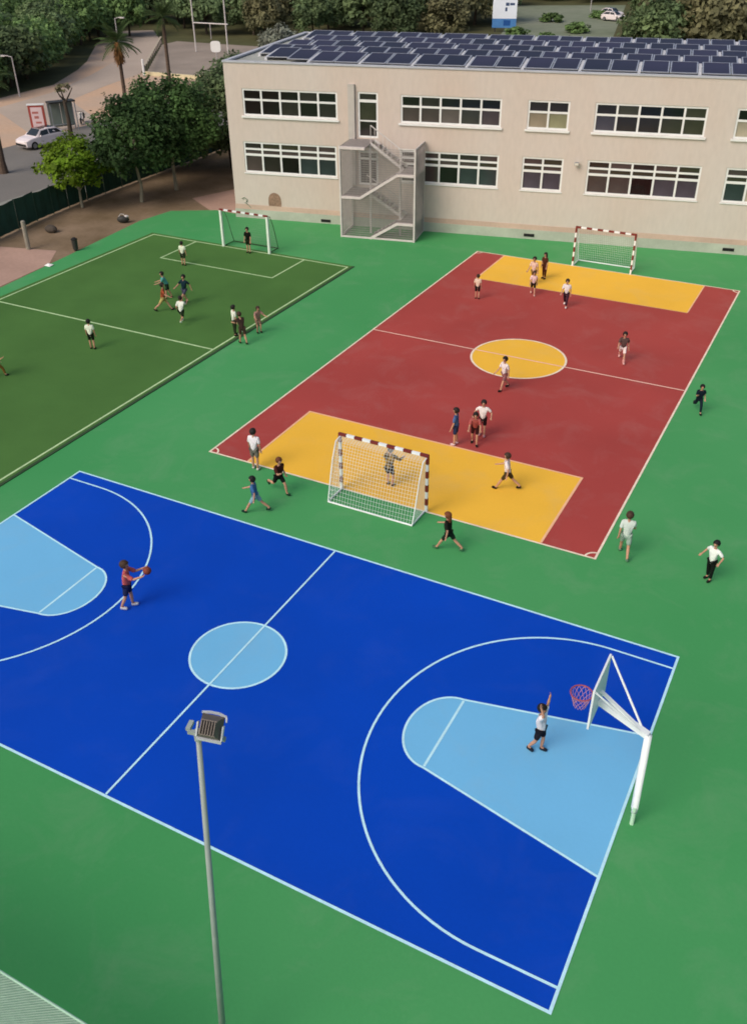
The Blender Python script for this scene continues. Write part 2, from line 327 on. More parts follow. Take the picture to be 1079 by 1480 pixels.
for wi, (a, b, c, d, n, kind) in enumerate(WINS):
    f = MB(); fw = .095; y0, y1 = .035, .13; cells = []
    bw = (b - a) / n; H = d - c
    if kind == 'upper':
        rows = [(c+fw, c+H*.56), (c+H*.63, d-fw)]; tr = [(c+H*.56, c+H*.63)]
    elif kind == 'lower':
        rows = [(c+fw, c+H*.545), (c+H*.615, c+H*.735), (c+H*.79, d-fw)]; tr = [(c+H*.545, c+H*.615), (c+H*.735, c+H*.79)]
    elif kind == 'door':
        rows = [(c+.1, c+.86), (c+.93, c+1.86), (c+2.0, d-fw)]; tr = [(c+.86, c+.93), (c+1.86, c+2.0)]
    else:
        rows = [(c+fw, c+1.4), (c+1.5, d-fw)]; tr = [(c+1.4, c+1.5)]
    inner = []; xs = [a+fw] + [v for k in range(1, n) for v in (a+bw*k-fw*.55, a+bw*k+fw*.55)] + [b-fw]
    for k in range(1, n): inner.append((a+bw*k-fw*.55, a+bw*k+fw*.55, c+fw, d-fw))
    for k in range(n):
        for z0, z1 in tr: inner.append((xs[2*k], xs[2*k+1], z0, z1))
        for ri, (z0, z1) in enumerate(rows): cells.append((k, ri, xs[2*k], xs[2*k+1], z0, z1))
    bars(f, a+.004, b-.004, c+.004, d-.004, y0, y1, fw, inner)
    nm = 'door' if kind.startswith('door') else 'window'
    fr = f.build(nm, M_white, school)
    for k, ri, x0, x1, z0, z1 in cells:
        if ri == 0: m = (UPPER_LOW.get(wi) or LOWER_LOW.get(wi) or [P_dark])[k]
        elif kind == 'upper': m = prnd.choice([P_black, P_black, P_black, P_dark]) if wi < 3 else prnd.choice([P_black, P_dark, P_olive])
        elif kind == 'lower': m = prnd.choice([P_brown, P_dark, P_olive, P_brown])
        else: m = P_olive if ri == 1 else P_dark
        pane(x1-x0-.002, z1-z0-.002, m, fr, ((x0+x1)/2, .085, (z0+z1)/2))
    if kind in ('upper', 'lower'):
        if kind == 'upper': MB().box(a-.09, b+.09, -.10, .03, c-.10, c-.004).build('sill', M_white, fr)
        else: MB().box(a-.05, b+.05, -.05, .03, c-.06, c-.004).build('sill', M_white, fr)
# duct, floodlight, vents, marks on the wall
MB().box(7.42,7.80,-.16,-.004,2.4,7.78).build('duct', mat('duct_grey', '#b9b2ab', .6, .06, 2), school)
fl = MB().box(20.18,20.42,-.30,-.14,4.20,4.36).box(20.27,20.33,-.14,-.004,4.25,4.31).build('wall_lamp', M_grey, school)
MB().box(20.2,20.4,-.315,-.302,4.215,4.345).build('lens', M_lampglass, fl)
for u, z in ((5.83,.17),(18.05,.22),(28.86,.25)): 
    v = MB(); v.box(u-.3,u+.3,-.075,-.052,z-.08,z+.08)
    v.build('vent', M_black, school)
M_mark = mat('brown_wall_patch', '#8f7361', .85, .2, 4, fine=.3, fscale=8)
MB().add([(2.6+.42*math.cos(R(t))*(1 if abs(math.sin(R(t)))<.9 else .9), -.012, 1.0+.60*math.copysign(abs(math.sin(R(t)))**.7, math.sin(R(t)))) for t in range(0,360,18)], [tuple(range(20))]).build('wall_patch', M_mark, school)
gm = MB()
for pts in ([(.45,1.15),(.62,1.22),(.8,1.1),(.72,.92)], [(.62,.92),(.85,.8),(1.02,.62)], [(.5,.75),(.5,.52),(.75,.48),(.95,.5)]):
    for k in range(len(pts)-1): gm.bar((pts[k][0],-.012,pts[k][1]), (pts[k+1][0],-.012,pts[k+1][1]), .13, .012)
gm.build('wall_mark', mat('grey_green_spray_mark', '#93a08c', .85, .2, 4), school)

# solar panel rows on the roof
PW, PL, TILT = 1.36, 2.12, R(6.5)
pm = MB()
cs, sn = math.cos(TILT), math.sin(TILT)
def pp(x, s, t): return (x, s*cs - t*sn, s*sn + t*cs)
def pbox(mb, x0, x1, s0, s1, t0, t1, mi):
    mb.add([pp(x0,s0,t0),pp(x1,s0,t0),pp(x1,s1,t0),pp(x0,s1,t0),pp(x0,s0,t1),pp(x1,s0,t1),pp(x1,s1,t1),pp(x0,s1,t1)], [(0,3,2,1),(4,5,6,7),(0,1,5,4),(1,2,6,5),(2,3,7,6),(3,0,4,7)], mi)
pbox(pm, .06, PW-.06, .05, PL-.05, .0, .036, 0)
for b in ((0,PW,0,.05),(0,PW,PL-.05,PL),(0,.06,.051,PL-.051),(PW-.06,PW,.051,PL-.051)): pbox(pm, *b, -.002, .042, 1)
panel_me = pm.mesh('panel', [M_solar, M_alu])
sm = MB(); sm.add([(0,0,-.1),(0,PL*cs,-.1),(0,PL*cs,PL*sn+.02),(0,0,.06),(.16,0,-.1),(.16,PL*cs,-.1),(.16,PL*cs,PL*sn+.02),(.16,0,.06)], [(0,3,2,1),(4,5,6,7),(0,4,7,3),(1,2,6,5),(3,7,6,2)])
support_me = sm.mesh('support', mat('pale_ballast_block', '#c3c4c8', .7, .06, 3))
WORDS = ['front row of dark blue solar panels along the roof edge facing the courts', 'second row of solar panels behind the row at the roof edge', 'third row of solar panels in the middle of the roof depth', 'fourth row of solar panels next to the rearmost row', 'rearmost row of solar panels by the back edge of the roof']
for r in range(5):
    v0 = .45 + r * 2.4; shift = -r * .95
    row = thing('solar_panel_row', WORDS[r], 'solar panels', (0,0,0), 0, 'rows of solar panels on the school roof')
    c0, s0 = math.cos(BYAW), math.sin(BYAW)
    row.location = (-34.19 - v0*s0, 46.39 + v0*c0, BH - .05); row.rotation_euler = (0,0,BYAW)
    u = 2.1 + shift; k = 0
    while u < 34.6:
        if u > 1.0:
            st = (.0 if r else max(0, 1.1 - .55 * k) if u < 4 else 0)
            st += .09 * math.sin(k*1.9+r) if r else 0; obj('panel', panel_me, row, (u, st, .16))
            if k % 2 == 0: obj('support', support_me, row, (u - .185, st, .10))
        u += PW + .05 + (.16 if k % 2 else 0); k += 1

# ------------------------------------------------------------------ fire escape cage on the facade
fe = thing('fire_escape', 'caged white metal fire escape stair against the school wall', 'fire escape', (-34.19,46.39,0), BYAW)
A, B, V0 = 7.55, 11.85, -2.3
CH = 5.0
for (u, v, z) in ((A,V0,CH),(B,V0,CH+.05),(A,-.12,CH),(B,-.12,CH),(9.0,-1.2,4.9),(10.75,-1.2,4.7)):
    MB().box(u-.045,u+.045,v-.045,v+.045,0,z).build('post', M_offwhite, fe)
def beam(p, q, w=.08, h=.09, m=M_offwhite, name='beam'): MB().bar(p, q, w, h).build(name, m, fe)
beam((A+.06,V0,.06),(B-.06,V0,.06)); beam((B,V0+.06,.06),(B,-.18,.06)); beam((A,V0+.06,.06),(A,-.18,.06)); beam((10.9,V0,CH),(B-.06,V0,CH),.06,.06); beam((B,V0+.06,CH),(B,-.18,CH),.06,.06)
M_tread = mat('grey_tread', '#8f8784', .6, .1, 6, metal=.2)
M_cagewhite = mat('pinkish_white_metal', '#d3c8c5', .55, .08, 5)
def landing(u0, u1, v0, v1, z):
    l = MB().box(u0,u1,v0+.05,v1,z-.05,z).build('landing', M_tread, fe)
    MB().box(u0,u1,v0-.12,v0+.045,z-.10,z+.03).build('edge_beam', M_cagewhite, l)
landing(10.9,B-.06,V0+.06,-.2,1.0); landing(A+.06,8.75,V0+.06,-.2,2.3); landing(10.9,B-.06,V0+.06,-.2,3.65); landing(A+.06,9.0,V0+.06,-.06,4.95)
def flight(u0, z0, u1, z1, v0, v1):
    s = MB()
    for v in (v0, v1): s.bar((u0,v,z0), (u1,v,z1), .06, .14)
    st = s.build('stair_flight', M_cagewhite if v0 < -1.8 else M_offwhite, fe)
    n = 7; tm = MB().box(-.14,.14,v0+.04,v1-.04,-.02,.02).mesh('tread', M_tread)
    for k in range(1, n): obj('tread', tm, st, (u0+(u1-u0)*k/n, 0, z0+(z1-z0)*k/n))
    if v0 < -1.8: return
    h = MB(); h.tube([(u0,v0,z0+.95),(u1,v0,z1+.95)], .03, 6)
    for k in range(0, 9): uu = u0+(u1-u0)*k/8; zz = z0+(z1-z0)*k/8; h.bar((uu,v0,zz),(uu,v0,zz+.95), .022)
    h.build('handrail', M_offwhite, st)
flight(9.25,.02,10.9,1.0,V0-.02,-1.25); flight(10.9,1.0,8.75,2.3,-1.1,-.25); flight(8.75,2.3,10.9,3.65,V0-.02,-1.25); flight(10.9,3.65,9.0,4.95,-1.1,-.25)
hr = MB()
for z in (4.3,4.62): hr.tube([(10.95,V0+.08,z),(B-.06,V0+.08,z),(B-.06,-.2,z)], .03, 6)
hr.build('handrail', M_offwhite, fe, kind='stuff')
M_cage = mat('cage_wire', '#a8a09e', .6, .1, 4, metal=.2)
def wire_panel(p0, du, nu, dz, nz, w=.014, ht=None):
    mb = MB(); p0 = Vector(p0); du = Vector(du); L = du.length; d = du.normalized()
    for k in range(nu+1):
        t = p0 + d * (L*k/nu); mb.bar(t, t + Vector((0,0,dz)), w)
    for k in range(nz+1):
        z = Vector((0,0,dz*k/nz)); mb.bar(p0+z, p0+du+z, w)
    return mb.build('mesh_panel', M_cage, fe, kind='stuff')
wire_panel((A+.06,V0+.02,.1),(B-A-.12,0,0),56,4.85,40,.016); wire_panel((B+.03,V0+.06,.1),(0,2.05,0),30,4.85,40,.020); wire_panel((A-.02,V0+.06,.1),(0,2.05,0),24,4.85,36,.018)

# ------------------------------------------------------------------ goals
def seg_line(mbw, mbs, p, q, n0, w=.08):        # alternating white and dark pieces, dark first
    p, q = Vector(p), Vector(q)
    for k in range(n0):
        (mbs if k % 2 == 0 else mbw).bar(p.lerp(q, k/n0), p.lerp(q, (k+1)/n0), w)
def net_mesh(W, Hh, Dp, cell, wd):
    mb = MB(); prof = [(0.0,Hh),(.28,Hh-.05),(.5,Hh*.72),(.72,Hh*.4),(Dp,.04)]
    def pr(t):
        x = t*(len(prof)-1); i = min(int(x), len(prof)-2); f = x-i; return (prof[i][0]*(1-f)+prof[i+1][0]*f, prof[i][1]*(1-f)+prof[i+1][1]*f)
    nx = int(W/cell); nz = int(2.35/cell)
    for k in range(nx+1):
        x = -W/2 + W*k/nx
        for j in range(8): a = pr(j/8); b = pr((j+1)/8); mb.bar((x,a[0],a[1]),(x,b[0],b[1]), wd)
    for j in range(nz+1):
        a = pr(j/nz); sag = [(-W/2+W*i/6, a[0]+.03*math.sin(math.pi*i/6), a[1]) for i in range(7)]
        for i in range(6): mb.bar(sag[i], sag[i+1], wd)
    for s in (-1, 1):
        for j in range(nz+1):
            z = Hh*j/nz
            ts = [i/40 for i in range(41)]; far = max([pr(t)[0] for t in ts if pr(t)[1] >= z] + [.0]); mb.bar((s*W/2,0,z),(s*W/2,far,z), wd)
        for i in range(1, int(Dp/cell)):
            y = i*cell; top = max([pr(t/40)[1] for t in range(41) if pr(t/40)[0] >= y] + [.04]); mb.bar((s*W/2,y,.02),(s*W/2,y,top), wd)
    return mb
net_me = net_mesh(3.0, 2.0, .95, .1, .0065).mesh('net', M_net); fine_net = net_mesh(3.0, 2.0, .95, .12, .004).mesh('net', mat('grey_net_cord', '#8fa08f', .8, .06, 5))
def goal(loc, rz, label, striped=True, postcol=M_whitemetal):
    g = thing('goal', label, 'goal', loc, rz, 'goals on the courts')
    def striped_bar(name, p, q, n, m, stripes=True, wd=.08):
        o = MB().bar(p, q, wd).build(name, m, g); p, q = Vector(p), Vector(q)
        if stripes:
            for k in range(0, n, 2): MB().bar(p.lerp(q, k/n), p.lerp(q, (k+1)/n), wd+.008).build('stripe', M_stripe, o)
    for s in (-1, 1):
        striped_bar('post', (s*1.54,0,2.0), (s*1.54,0,0), 8, postcol, striped, .08 if striped else .12)
    striped_bar('crossbar', (-1.58,0,2.04), (1.58,0,2.04), 11, M_whitemetal)
    b = MB(); b.tube([(-1.5,.05,.03),(-1.5,.95,.03),(1.5,.95,.03),(1.5,.05,.03)], .03, 6)
    for s in (-1,1): b.tube([(s*1.52,.02,1.98),(s*1.52,.3,1.94),(s*1.52,.55,1.4),(s*1.52,.72,.8),(s*1.5,.95,.05)], .018, 6)
    b.build('base_frame', M_whitemetal if striped else M_turfedge, g)
    obj('net', net_me if striped else fine_net, g, kind='stuff')
    return g
goal((-11.38,21.93,.012), math.pi, 'red and white handball goal at the near end of the red court')
goal((-11.33,46.66,.012), 0, 'red and white handball goal at the far end by the school wall')
goal((-29.9,41.17,.03), 0, 'white posted football goal with striped crossbar on the turf pitch', False, mat('pale_mint_post', '#dbeadb', .5, .04, 3))

# ------------------------------------------------------------------ basketball hoop
hp = thing('basketball_hoop', 'white basketball hoop with cantilever arm and orange rim on the blue court baseline', 'basketball hoop', (-1.03,13.36,0))
T0 = Vector((-.09,.14,2.36))
MB().tube([(0,-.13,0),(-.01,-.1,.5)], .045, 10).build('post_foot', mat('mint_post_foot', '#b9dcc0', .5, .05, 4), hp)
MB().tube([(-.005,-.1,.34),(-.02,-.06,.45),T0+Vector((.0,0,.02))], [.066,.076,.074], 14).build('post', M_whitemetal, hp, smooth=True)
bx, byc = -2.25+1.03, 13.79-13.36
bd = MB().box(bx-.02,bx+.02,byc-.6,byc+.6,2.28,3.33).build('backboard', M_whitemetal, hp)
tg = MB(); 
for q in ((-.22,.22,2.62,2.65),(-.22,.22,2.95,2.98)): tg.box(bx-.026,bx-.0215,byc+q[0],byc+q[1],q[2],q[3])
for q in (-.22,.19): tg.box(bx-.026,bx-.0215,byc+q,byc+q+.03,2.651,2.949)
tg.build('target_frame', mat('pale_grey_print', '#a8b4bc', .5, .04, 4), bd)
am = MB(); am.bar(T0, (bx+.03,byc,2.55), .13, .13); am.bar(T0+Vector((-.05,0,.02)), (bx+.03,byc+.03,2.80), .07, .05); am.build('arm', M_whitemetal, hp)
am = MB(); am.tube([T0+Vector((-.12,.06,.03)), (bx+.03,byc+.58,3.3)], .024, 8); am.build('strut', M_whitemetal, hp)
am = MB(); am.tube([T0+Vector((-.12,-.02,.03)), (bx+.03,byc-.56,3.28)], .02, 8); am.build('strut', M_whitemetal, hp)
rim = MB(); rc = (bx-.34, byc, 2.60); ring = [(rc[0]+.225*math.cos(R(t)), rc[1]+.225*math.sin(R(t)), rc[2]) for t in range(0,375,15)]
rim.tube(ring, .016, 6, cap=False); rim.bar((bx-.02,byc,2.6),(rc[0]+.215,byc,2.6), .09, .03)
rim.build('rim', mat('orange_rim_paint', '#9c4a4c', .5, .08, 5), hp)
nt = MB()
for k in range(12):
    for sgn in (1,-1):
        pts = [(rc[0]+(.22-.1*j/4)*math.cos(R(30*k+sgn*15*j)), rc[1]+(.22-.1*j/4)*math.sin(R(30*k+sgn*15*j)), 2.59-.36*j/4) for j in range(5)]
        for j in range(4): nt.bar(pts[j], pts[j+1], .008)
nt.build('net', mat('pinkish_hoop_net', '#c08a9a', .8, .06, 5), hp)

# ------------------------------------------------------------------ floodlight pole by the camera
lp = thing('floodlight_pole', 'tall grey floodlight pole standing beside the blue court with a dark lamp head', 'light pole', (-5.74,5.39,0))
TP = Vector((.07,.51,7.5))
MB().tube([(0,0,.85),TP*.5+Vector((0,0,.42)),TP], [.056,.044,.034], 14).build('pole', M_pole, lp, smooth=True)
MB().tube([(0,0,0),TP*(.85/7.5)], [.064,.06], 14).build('pole_base', M_poledark, lp, smooth=True)
rx = Vector((.965,.262,-.05)).normalized(); ry = Vector((-.262,.965,0))
arm = MB(); arm.bar(TP - rx*.13 + Vector((0,0,.03)), TP + rx*.36 + Vector((0,0,.02)), .05, .05); arm.tube([TP-Vector((0,0,.08)), TP+Vector((0,0,.07))], .055, 10)
arm.bar(TP - rx*.13 + Vector((0,0,.055)) , TP - rx*.13 + ry*.14 + Vector((0,0,.06)), .06, .05)
arm.build('crossarm', M_pole, lp)
M_lamp = mat('dark_lamp_housing', '#6a625c', .55, .15, 6, metal=.2)
hd = MB(); hc = TP + rx*.2 + Vector((0,0,.20)); n = (ry*.75 - Vector((0,0,.66))).normalized(); up2 = rx.cross(n).normalized()
def fp(a, b, c): return hc + (rx*a + up2*b + n*c)*.86
pts = [(-.17,-.17,0),(.17,-.17,0),(.17,.17,0),(-.17,.17,0),(-.12,-.11,-.16),(.12,-.11,-.16),(.12,.11,-.16),(-.12,.11,-.16)]
hd.add([fp(*p) for p in pts], [(0,1,2,3),(4,7,6,5),(0,4,5,1),(1,5,6,2),(2,6,7,3),(3,7,4,0)])
for k in range(6): x = -.1+.04*k; hd.add([fp(x,-.1,-.161),fp(x+.012,-.1,-.161),fp(x+.012,.1,-.161),fp(x,.1,-.161),fp(x,-.09,-.2),fp(x+.012,-.09,-.2),fp(x+.012,.09,-.2),fp(x,.09,-.2)], [(0,1,5,4),(1,2,6,5),(2,3,7,6),(3,0,4,7),(4,5,6,7)])
head = hd.build('lamp_head', M_lamp, lp)
MB().add([fp(-.15,-.15,.006),fp(.15,-.15,.006),fp(.15,.15,.006),fp(-.15,.15,.006)], [(0,1,2,3)]).build('lens', M_lampglass, head)
br = MB(); 
rimp = [fp(-.18,.18,.0),fp(-.06,.2,.0),fp(.08,.2,.0),fp(.19,.17,.0),fp(.21,.1,-.02)]
for k in range(4): br.bar(rimp[k], rimp[k+1], .02, .03)
br.bar(fp(-.19,-.16,-.02), fp(-.19,.05,-.06), .02, .04); br.bar(fp(.19,-.16,-.02), fp(.19,.05,-.06), .02, .04); br.bar(fp(-.19,-.19,-.02), fp(.19,-.19,-.02), .03, .03)
br.build('bracket', mat('pale_bracket', '#b5bbc0', .45, .05, 5), lp)

# ------------------------------------------------------------------ mesh fence under the camera
mf = thing('mesh_fence', 'pale grey green mesh fence at the near edge of the green ground', 'fence', (-10,3.99,0))
for x in (-9,-6.2,-3.4,-.9,3.2): MB().tube([(x+.1,0,0),(x+.1,0,2.73)], .03, 8).build('post', M_galv, mf)
MB().tube([(-9,0,2.7),(3.5,0,2.7)], .02, 8).build('top_rail', mat('pale_green_rail', '#9fc4ac', .5, .06, 5), mf)
wm = MB(); hgt = 2.68; sp = .05; wd = .0075; x = -9.0
while x < 3.5 + hgt:
    for sg in (1, -1):
        if sg > 0: a, b = (x, 0.02), (x - hgt, hgt)
        else: a, b = (x - hgt, 0.02), (x, hgt)
        def clip(p, q):
            (x0,z0),(x1,z1) = p, q; lo, hi = -9.0, 3.5
            if (x0 < lo and x1 < lo) or (x0 > hi and x1 > hi): return None
            def at(X): return z0 + (z1-z0)*(X-x0)/(x1-x0)
            for _ in (0,):
                if x0 < lo: z0, x0 = at(lo), lo
                if x0 > hi: z0, x0 = at(hi), hi
                if x1 < lo: z1, x1 = at(lo), lo
                if x1 > hi: z1, x1 = at(hi), hi
            return (x0,z0),(x1,z1)
        c_ = clip(a, b)
        if c_: wm.bar((c_[0][0],.006*sg,c_[0][1]), (c_[1][0],.006*sg,c_[1][1]), wd)
    x += sp * 1.414
wm.build('mesh', mat('pale_mesh_wire', '#a9bfb0', .6, .08, 5), mf, kind='stuff')

# ------------------------------------------------------------------ vegetation
def leaf_mesh(name, n_cl, per, rad, clump, leaf, mats, seed, squash=.8, flat=.35, bottom=-.6, drop=0):
    r = np.random.default_rng(seed)
    d = r.normal(size=(n_cl*3,3)); d /= np.linalg.norm(d,axis=1)[:,None]; d = d[d[:,2] > bottom][:n_cl]; n_cl = len(d)
    lob = 1 + .22*np.sin(3*np.arctan2(d[:,1],d[:,0])+seed) * (1-np.abs(d[:,2])) + r.normal(size=n_cl)*.10
    cen = d * (rad * lob * r.uniform(.55,1.0,n_cl)**.5)[:,None]; cen[:,2] *= squash
    ctone = r.uniform(0,1,n_cl)
    pos = np.repeat(cen,per,0); g = r.normal(size=pos.shape); g /= np.linalg.norm(g,axis=1)[:,None]
    pos = pos + g * (clump * r.uniform(.2,1,len(pos))**.6)[:,None] * np.array([1,1,.7])
    if drop: pos[:,2] -= r.uniform(0,drop,len(pos))
    nrm = g*.6 + r.normal(size=pos.shape)*.5 + np.array([0,0,.6]) + np.repeat(d,per,0)*.4; nrm /= np.linalg.norm(nrm,axis=1)[:,None]
    t = np.cross(nrm, r.normal(size=pos.shape)); t /= np.linalg.norm(t,axis=1)[:,None]; b = np.cross(nrm,t)
    L = leaf * r.uniform(.6,1.35,len(pos))[:,None]; Wd = L*r.uniform(.45,.8,len(pos))[:,None]
    v = np.stack([pos-t*L, pos+b*Wd-nrm*L*.15, pos+t*L, pos-b*Wd-nrm*L*.15],1).reshape(-1,3)
    nq = len(pos); me = bpy.data.meshes.new(name); me.vertices.add(nq*4); me.vertices.foreach_set('co', v.astype(np.float32).ravel())
    me.loops.add(nq*4); me.loops.foreach_set('vertex_index', np.arange(nq*4,dtype=np.int32)); me.polygons.add(nq); me.polygons.foreach_set('loop_start', np.arange(0,nq*4,4,dtype=np.int32))
    me.materials.append(mats); me.update(calc_edges=True)
    at = me.attributes.new('tone','FLOAT','POINT'); tone = np.clip(np.repeat(ctone,per)*.65 + r.uniform(0,.35,nq),0,1); at.data.foreach_set('value', np.repeat(tone,4).astype(np.float32))
    return me
def trunk_mesh(name, h, r0, seed, m, limbs=5, spread=1.2, bend=.15):
    rr = random.Random(seed); mb = MB(); pts = []; x = y = 0
    for k in range(5): pts.append((x,y,h*k/4)); x += rr.uniform(-bend,bend)*h/6; y += rr.uniform(-bend,bend)*h/6
    mb.tube(pts, [r0*1.35,r0,r0*.85,r0*.7,r0*.5], 8)
    for k in range(limbs):
        t = rr.uniform(.45,.95); i = int(t*4); base = Vector(pts[i]).lerp(Vector(pts[min(i+1,4)]), t*4-i); a = rr.uniform(0,6.28); l = spread*rr.uniform(.7,1.3)
        mb.tube([base, base+Vector((math.cos(a)*l*.5,math.sin(a)*l*.5,l*.5)), base+Vector((math.cos(a)*l,math.sin(a)*l,l*1.1))], [r0*.5,r0*.3,r0*.12], 6)
    return mb.mesh(name, m)
def foliage(name, a, b, tr=.25): return mat(name, a, .75, .1, .5, col2=b, attr='tone', trans=tr, rand=.25, spec=.2)
F_dark = foliage('dark_foliage', '#536545', '#66764e'); F_mid = foliage('mid_foliage', '#5f7a47', '#6f8952'); F_bright = foliage('bright_foliage', '#687f1c', '#57741c', .3)
F_olive = foliage('olive_foliage', '#6e6e50', '#7e7a58'); F_grey = foliage('grey_foliage', '#84877a', '#777d6c'); F_palm = foliage('palm_foliage', '#4c5c34', '#3c5230'); F_dead = foliage('dead_frond', '#6b4a2c', '#7c5834', .1)
F_near = foliage('shade_tree_foliage', '#3a5530', '#4b6636')
def tree(name, label, loc, trunk_me, crown_me, zc, sc=1.0, rz=0, group=None, cat='tree', crown_off=(0,0)):
    t = thing(name, label, cat, loc, rz, group)
    obj('trunk', trunk_me, t).scale = (sc,sc,sc)
    o = obj('crown', crown_me, t, (crown_off[0],crown_off[1],zc)); o.scale = (sc,sc,sc)
    return t
# trees along the brown strip by the fence
tree('young_tree', 'small bright yellow green tree by the dark fence screen', (-44.3,43.7,0), trunk_mesh('trunk',2.2,.08,1,M_palebark,5,.9), leaf_mesh('crown',110,60,2.0,.5,.115,F_bright,11,.72,bottom=-.6), 2.7)
tree('shade_tree', 'broad green tree with thin pale trunk beside the bright young tree', (-41.7,46.4,0), trunk_mesh('trunk',4.0,.10,2,M_palebark,6,1.4), leaf_mesh('crown',150,60,2.5,.75,.13,F_near,12,.95,bottom=-.75), 3.9)
tree('shade_tree', 'tall full green tree on the brown strip near the school corner', (-41.5,49.8,0), trunk_mesh('trunk',4.6,.11,3,M_palebark,6,1.5), leaf_mesh('crown',170,60,2.8,.8,.13,F_near,13,.95,bottom=-.75), 4.4)
tree('shade_tree', 'dark dense tree hard by the left end of the school building', (-41.6,56.5,0), trunk_mesh('trunk',4.4,.12,4,M_bark,6,1.5), leaf_mesh('crown',190,60,3.0,.8,.14,F_dark,14,.95,bottom=-.9), 3.8)
tree('shade_tree', 'dark tree behind the school corner, lower branches over the brown strip', (-38.6,58.5,0), trunk_mesh('trunk',3.6,.12,5,M_bark,6,1.4), leaf_mesh('crown',160,60,2.7,.8,.14,F_dark,15,1.0,bottom=-.9), 3.2)
tree('shade_tree', 'rounded green tree behind the pale trunked trees beside the pavement', (-45.9,53.4,0), trunk_mesh('trunk',3.2,.11,6,M_bark,6,1.3), leaf_mesh('crown',150,60,2.5,.7,.13,F_near,16,.9,bottom=-.8), 3.0)
tree('shade_tree', 'dark bushy tree beyond the pavement behind the school corner', (-45.5,63.5,0), trunk_mesh('trunk',3.6,.12,7,M_bark,6,1.4), leaf_mesh('crown',130,60,2.8,.8,.14,F_dark,17,.85,bottom=-.6), 4.0)
tree('olive_shrub', 'pale grey green shrub beyond the back left corner of the roof', (-64,98,0), trunk_mesh('trunk',2.0,.12,8,M_bark,5,1.0), leaf_mesh('crown',80,40,2.3,.7,.2,F_grey,18,.8), 2.6)
# palms
frm = MB(); nl = 14
spine = [(0,.0+1.75*t, .55*t - 1.0*t*t*1.1) for t in [i/nl for i in range(nl+1)]]
for i in range(nl): frm.bar(spine[i], spine[i+1], .035, .025)
for i in range(3, nl+1):
    for s in (-1,1):
        l = .62*math.sin(math.pi*(.18+.8*i/nl))+.12; p = Vector(spine[i]); q = p + Vector((s*l*.8, l*.55, -l*.35)); d = Vector((.0,.055,0))
        frm.add([p-d, p+d, q], [(0,1,2)])
frond_me = frm.mesh('frond', F_palm); at = frond_me.attributes.new('tone','FLOAT','POINT'); at.data.foreach_set('value', [rnd.uniform(.3,.9) for _ in frond_me.vertices])
def palm(label, loc, h, r0, dead, seed, n=26):
    rr = random.Random(seed); t = thing('palm_tree', label, 'palm tree', loc, 0, 'palm trees along the road')
    pts = [(.12*math.sin(2*k/6)*.6, .05*k/6, h*k/7) for k in range(8)]
    MB().tube(pts, [r0*1.4]+[r0*(1-.03*k) for k in range(7)], 10).build('trunk', M_palmbark, t)
    top = Vector(pts[-1])
    for k in range(n):
        el = rr.uniform(-25,70); o = obj('frond', frond_me, t, tuple(top+Vector((0,0,.05)))); o.rotation_euler = (R(el), 0, rr.uniform(0,6.28)); s_ = rr.uniform(.85,1.15); o.scale = (s_,s_,s_)
    if dead:
        mb = MB()
        for k in range(240):
            a = rr.uniform(0,6.28); z0 = rr.uniform(-.9,.15); rr0 = .2+.35*rr.random(); p = top + Vector((math.cos(a)*.12,math.sin(a)*.12,z0)); q = top + Vector((math.cos(a)*rr0,math.sin(a)*rr0,z0-rr.uniform(.35,.8)))
            sd = Vector((-math.sin(a),math.cos(a),0))*.07; mb.add([p-sd,p+sd,q+sd*.6,q-sd*.6], [(0,1,2,3)])
        me = mb.mesh('dead_fronds', F_dead); at = me.attributes.new('tone','FLOAT','POINT'); at.data.foreach_set('value', [rr.uniform(.2,.9) for _ in me.vertices])
        obj('dead_fronds', me, t, kind='stuff')
palm('palm with a skirt of brown dead fronds at the edge of the dirt lot', (-57.2,63.4,0), 6.7, .17, True, 21)
palm('palm with a bare grey trunk nearer the gravel yard', (-62.0,75.3,0), 7.3, .19, False, 22)
palm('thick dark palm trunk at the left edge of the frame by the road', (-55.9,48.1,0), 6.0, .26, True, 23, 22)
# bare dark trunk beside the bus stop
mb = MB(); mb.tube([(0,0,0),(.03,0,.8),(.0,.04,2.0),(-.08,.03,3.4)], [.24,.19,.16,.11], 9)
for a, l in ((.4,.8),(2.6,.7),(4.4,.6)): mb.tube([(-.06,.03,3.0+a*.06),(math.cos(a)*l*.5,math.sin(a)*l*.5,3.6),(math.cos(a)*l,math.sin(a)*l,4.2)], [.08,.06,.03], 6)
bt = thing('street_tree', 'dark bare street tree trunk between the white car and the bus shelter', 'tree', (-58.2,57.6,0))
mb.build('trunk', M_bark, bt); obj('crown', leaf_mesh('crown',10,18,.45,.25,.1,F_olive,29,.7), bt, (-.05,0,4.15))

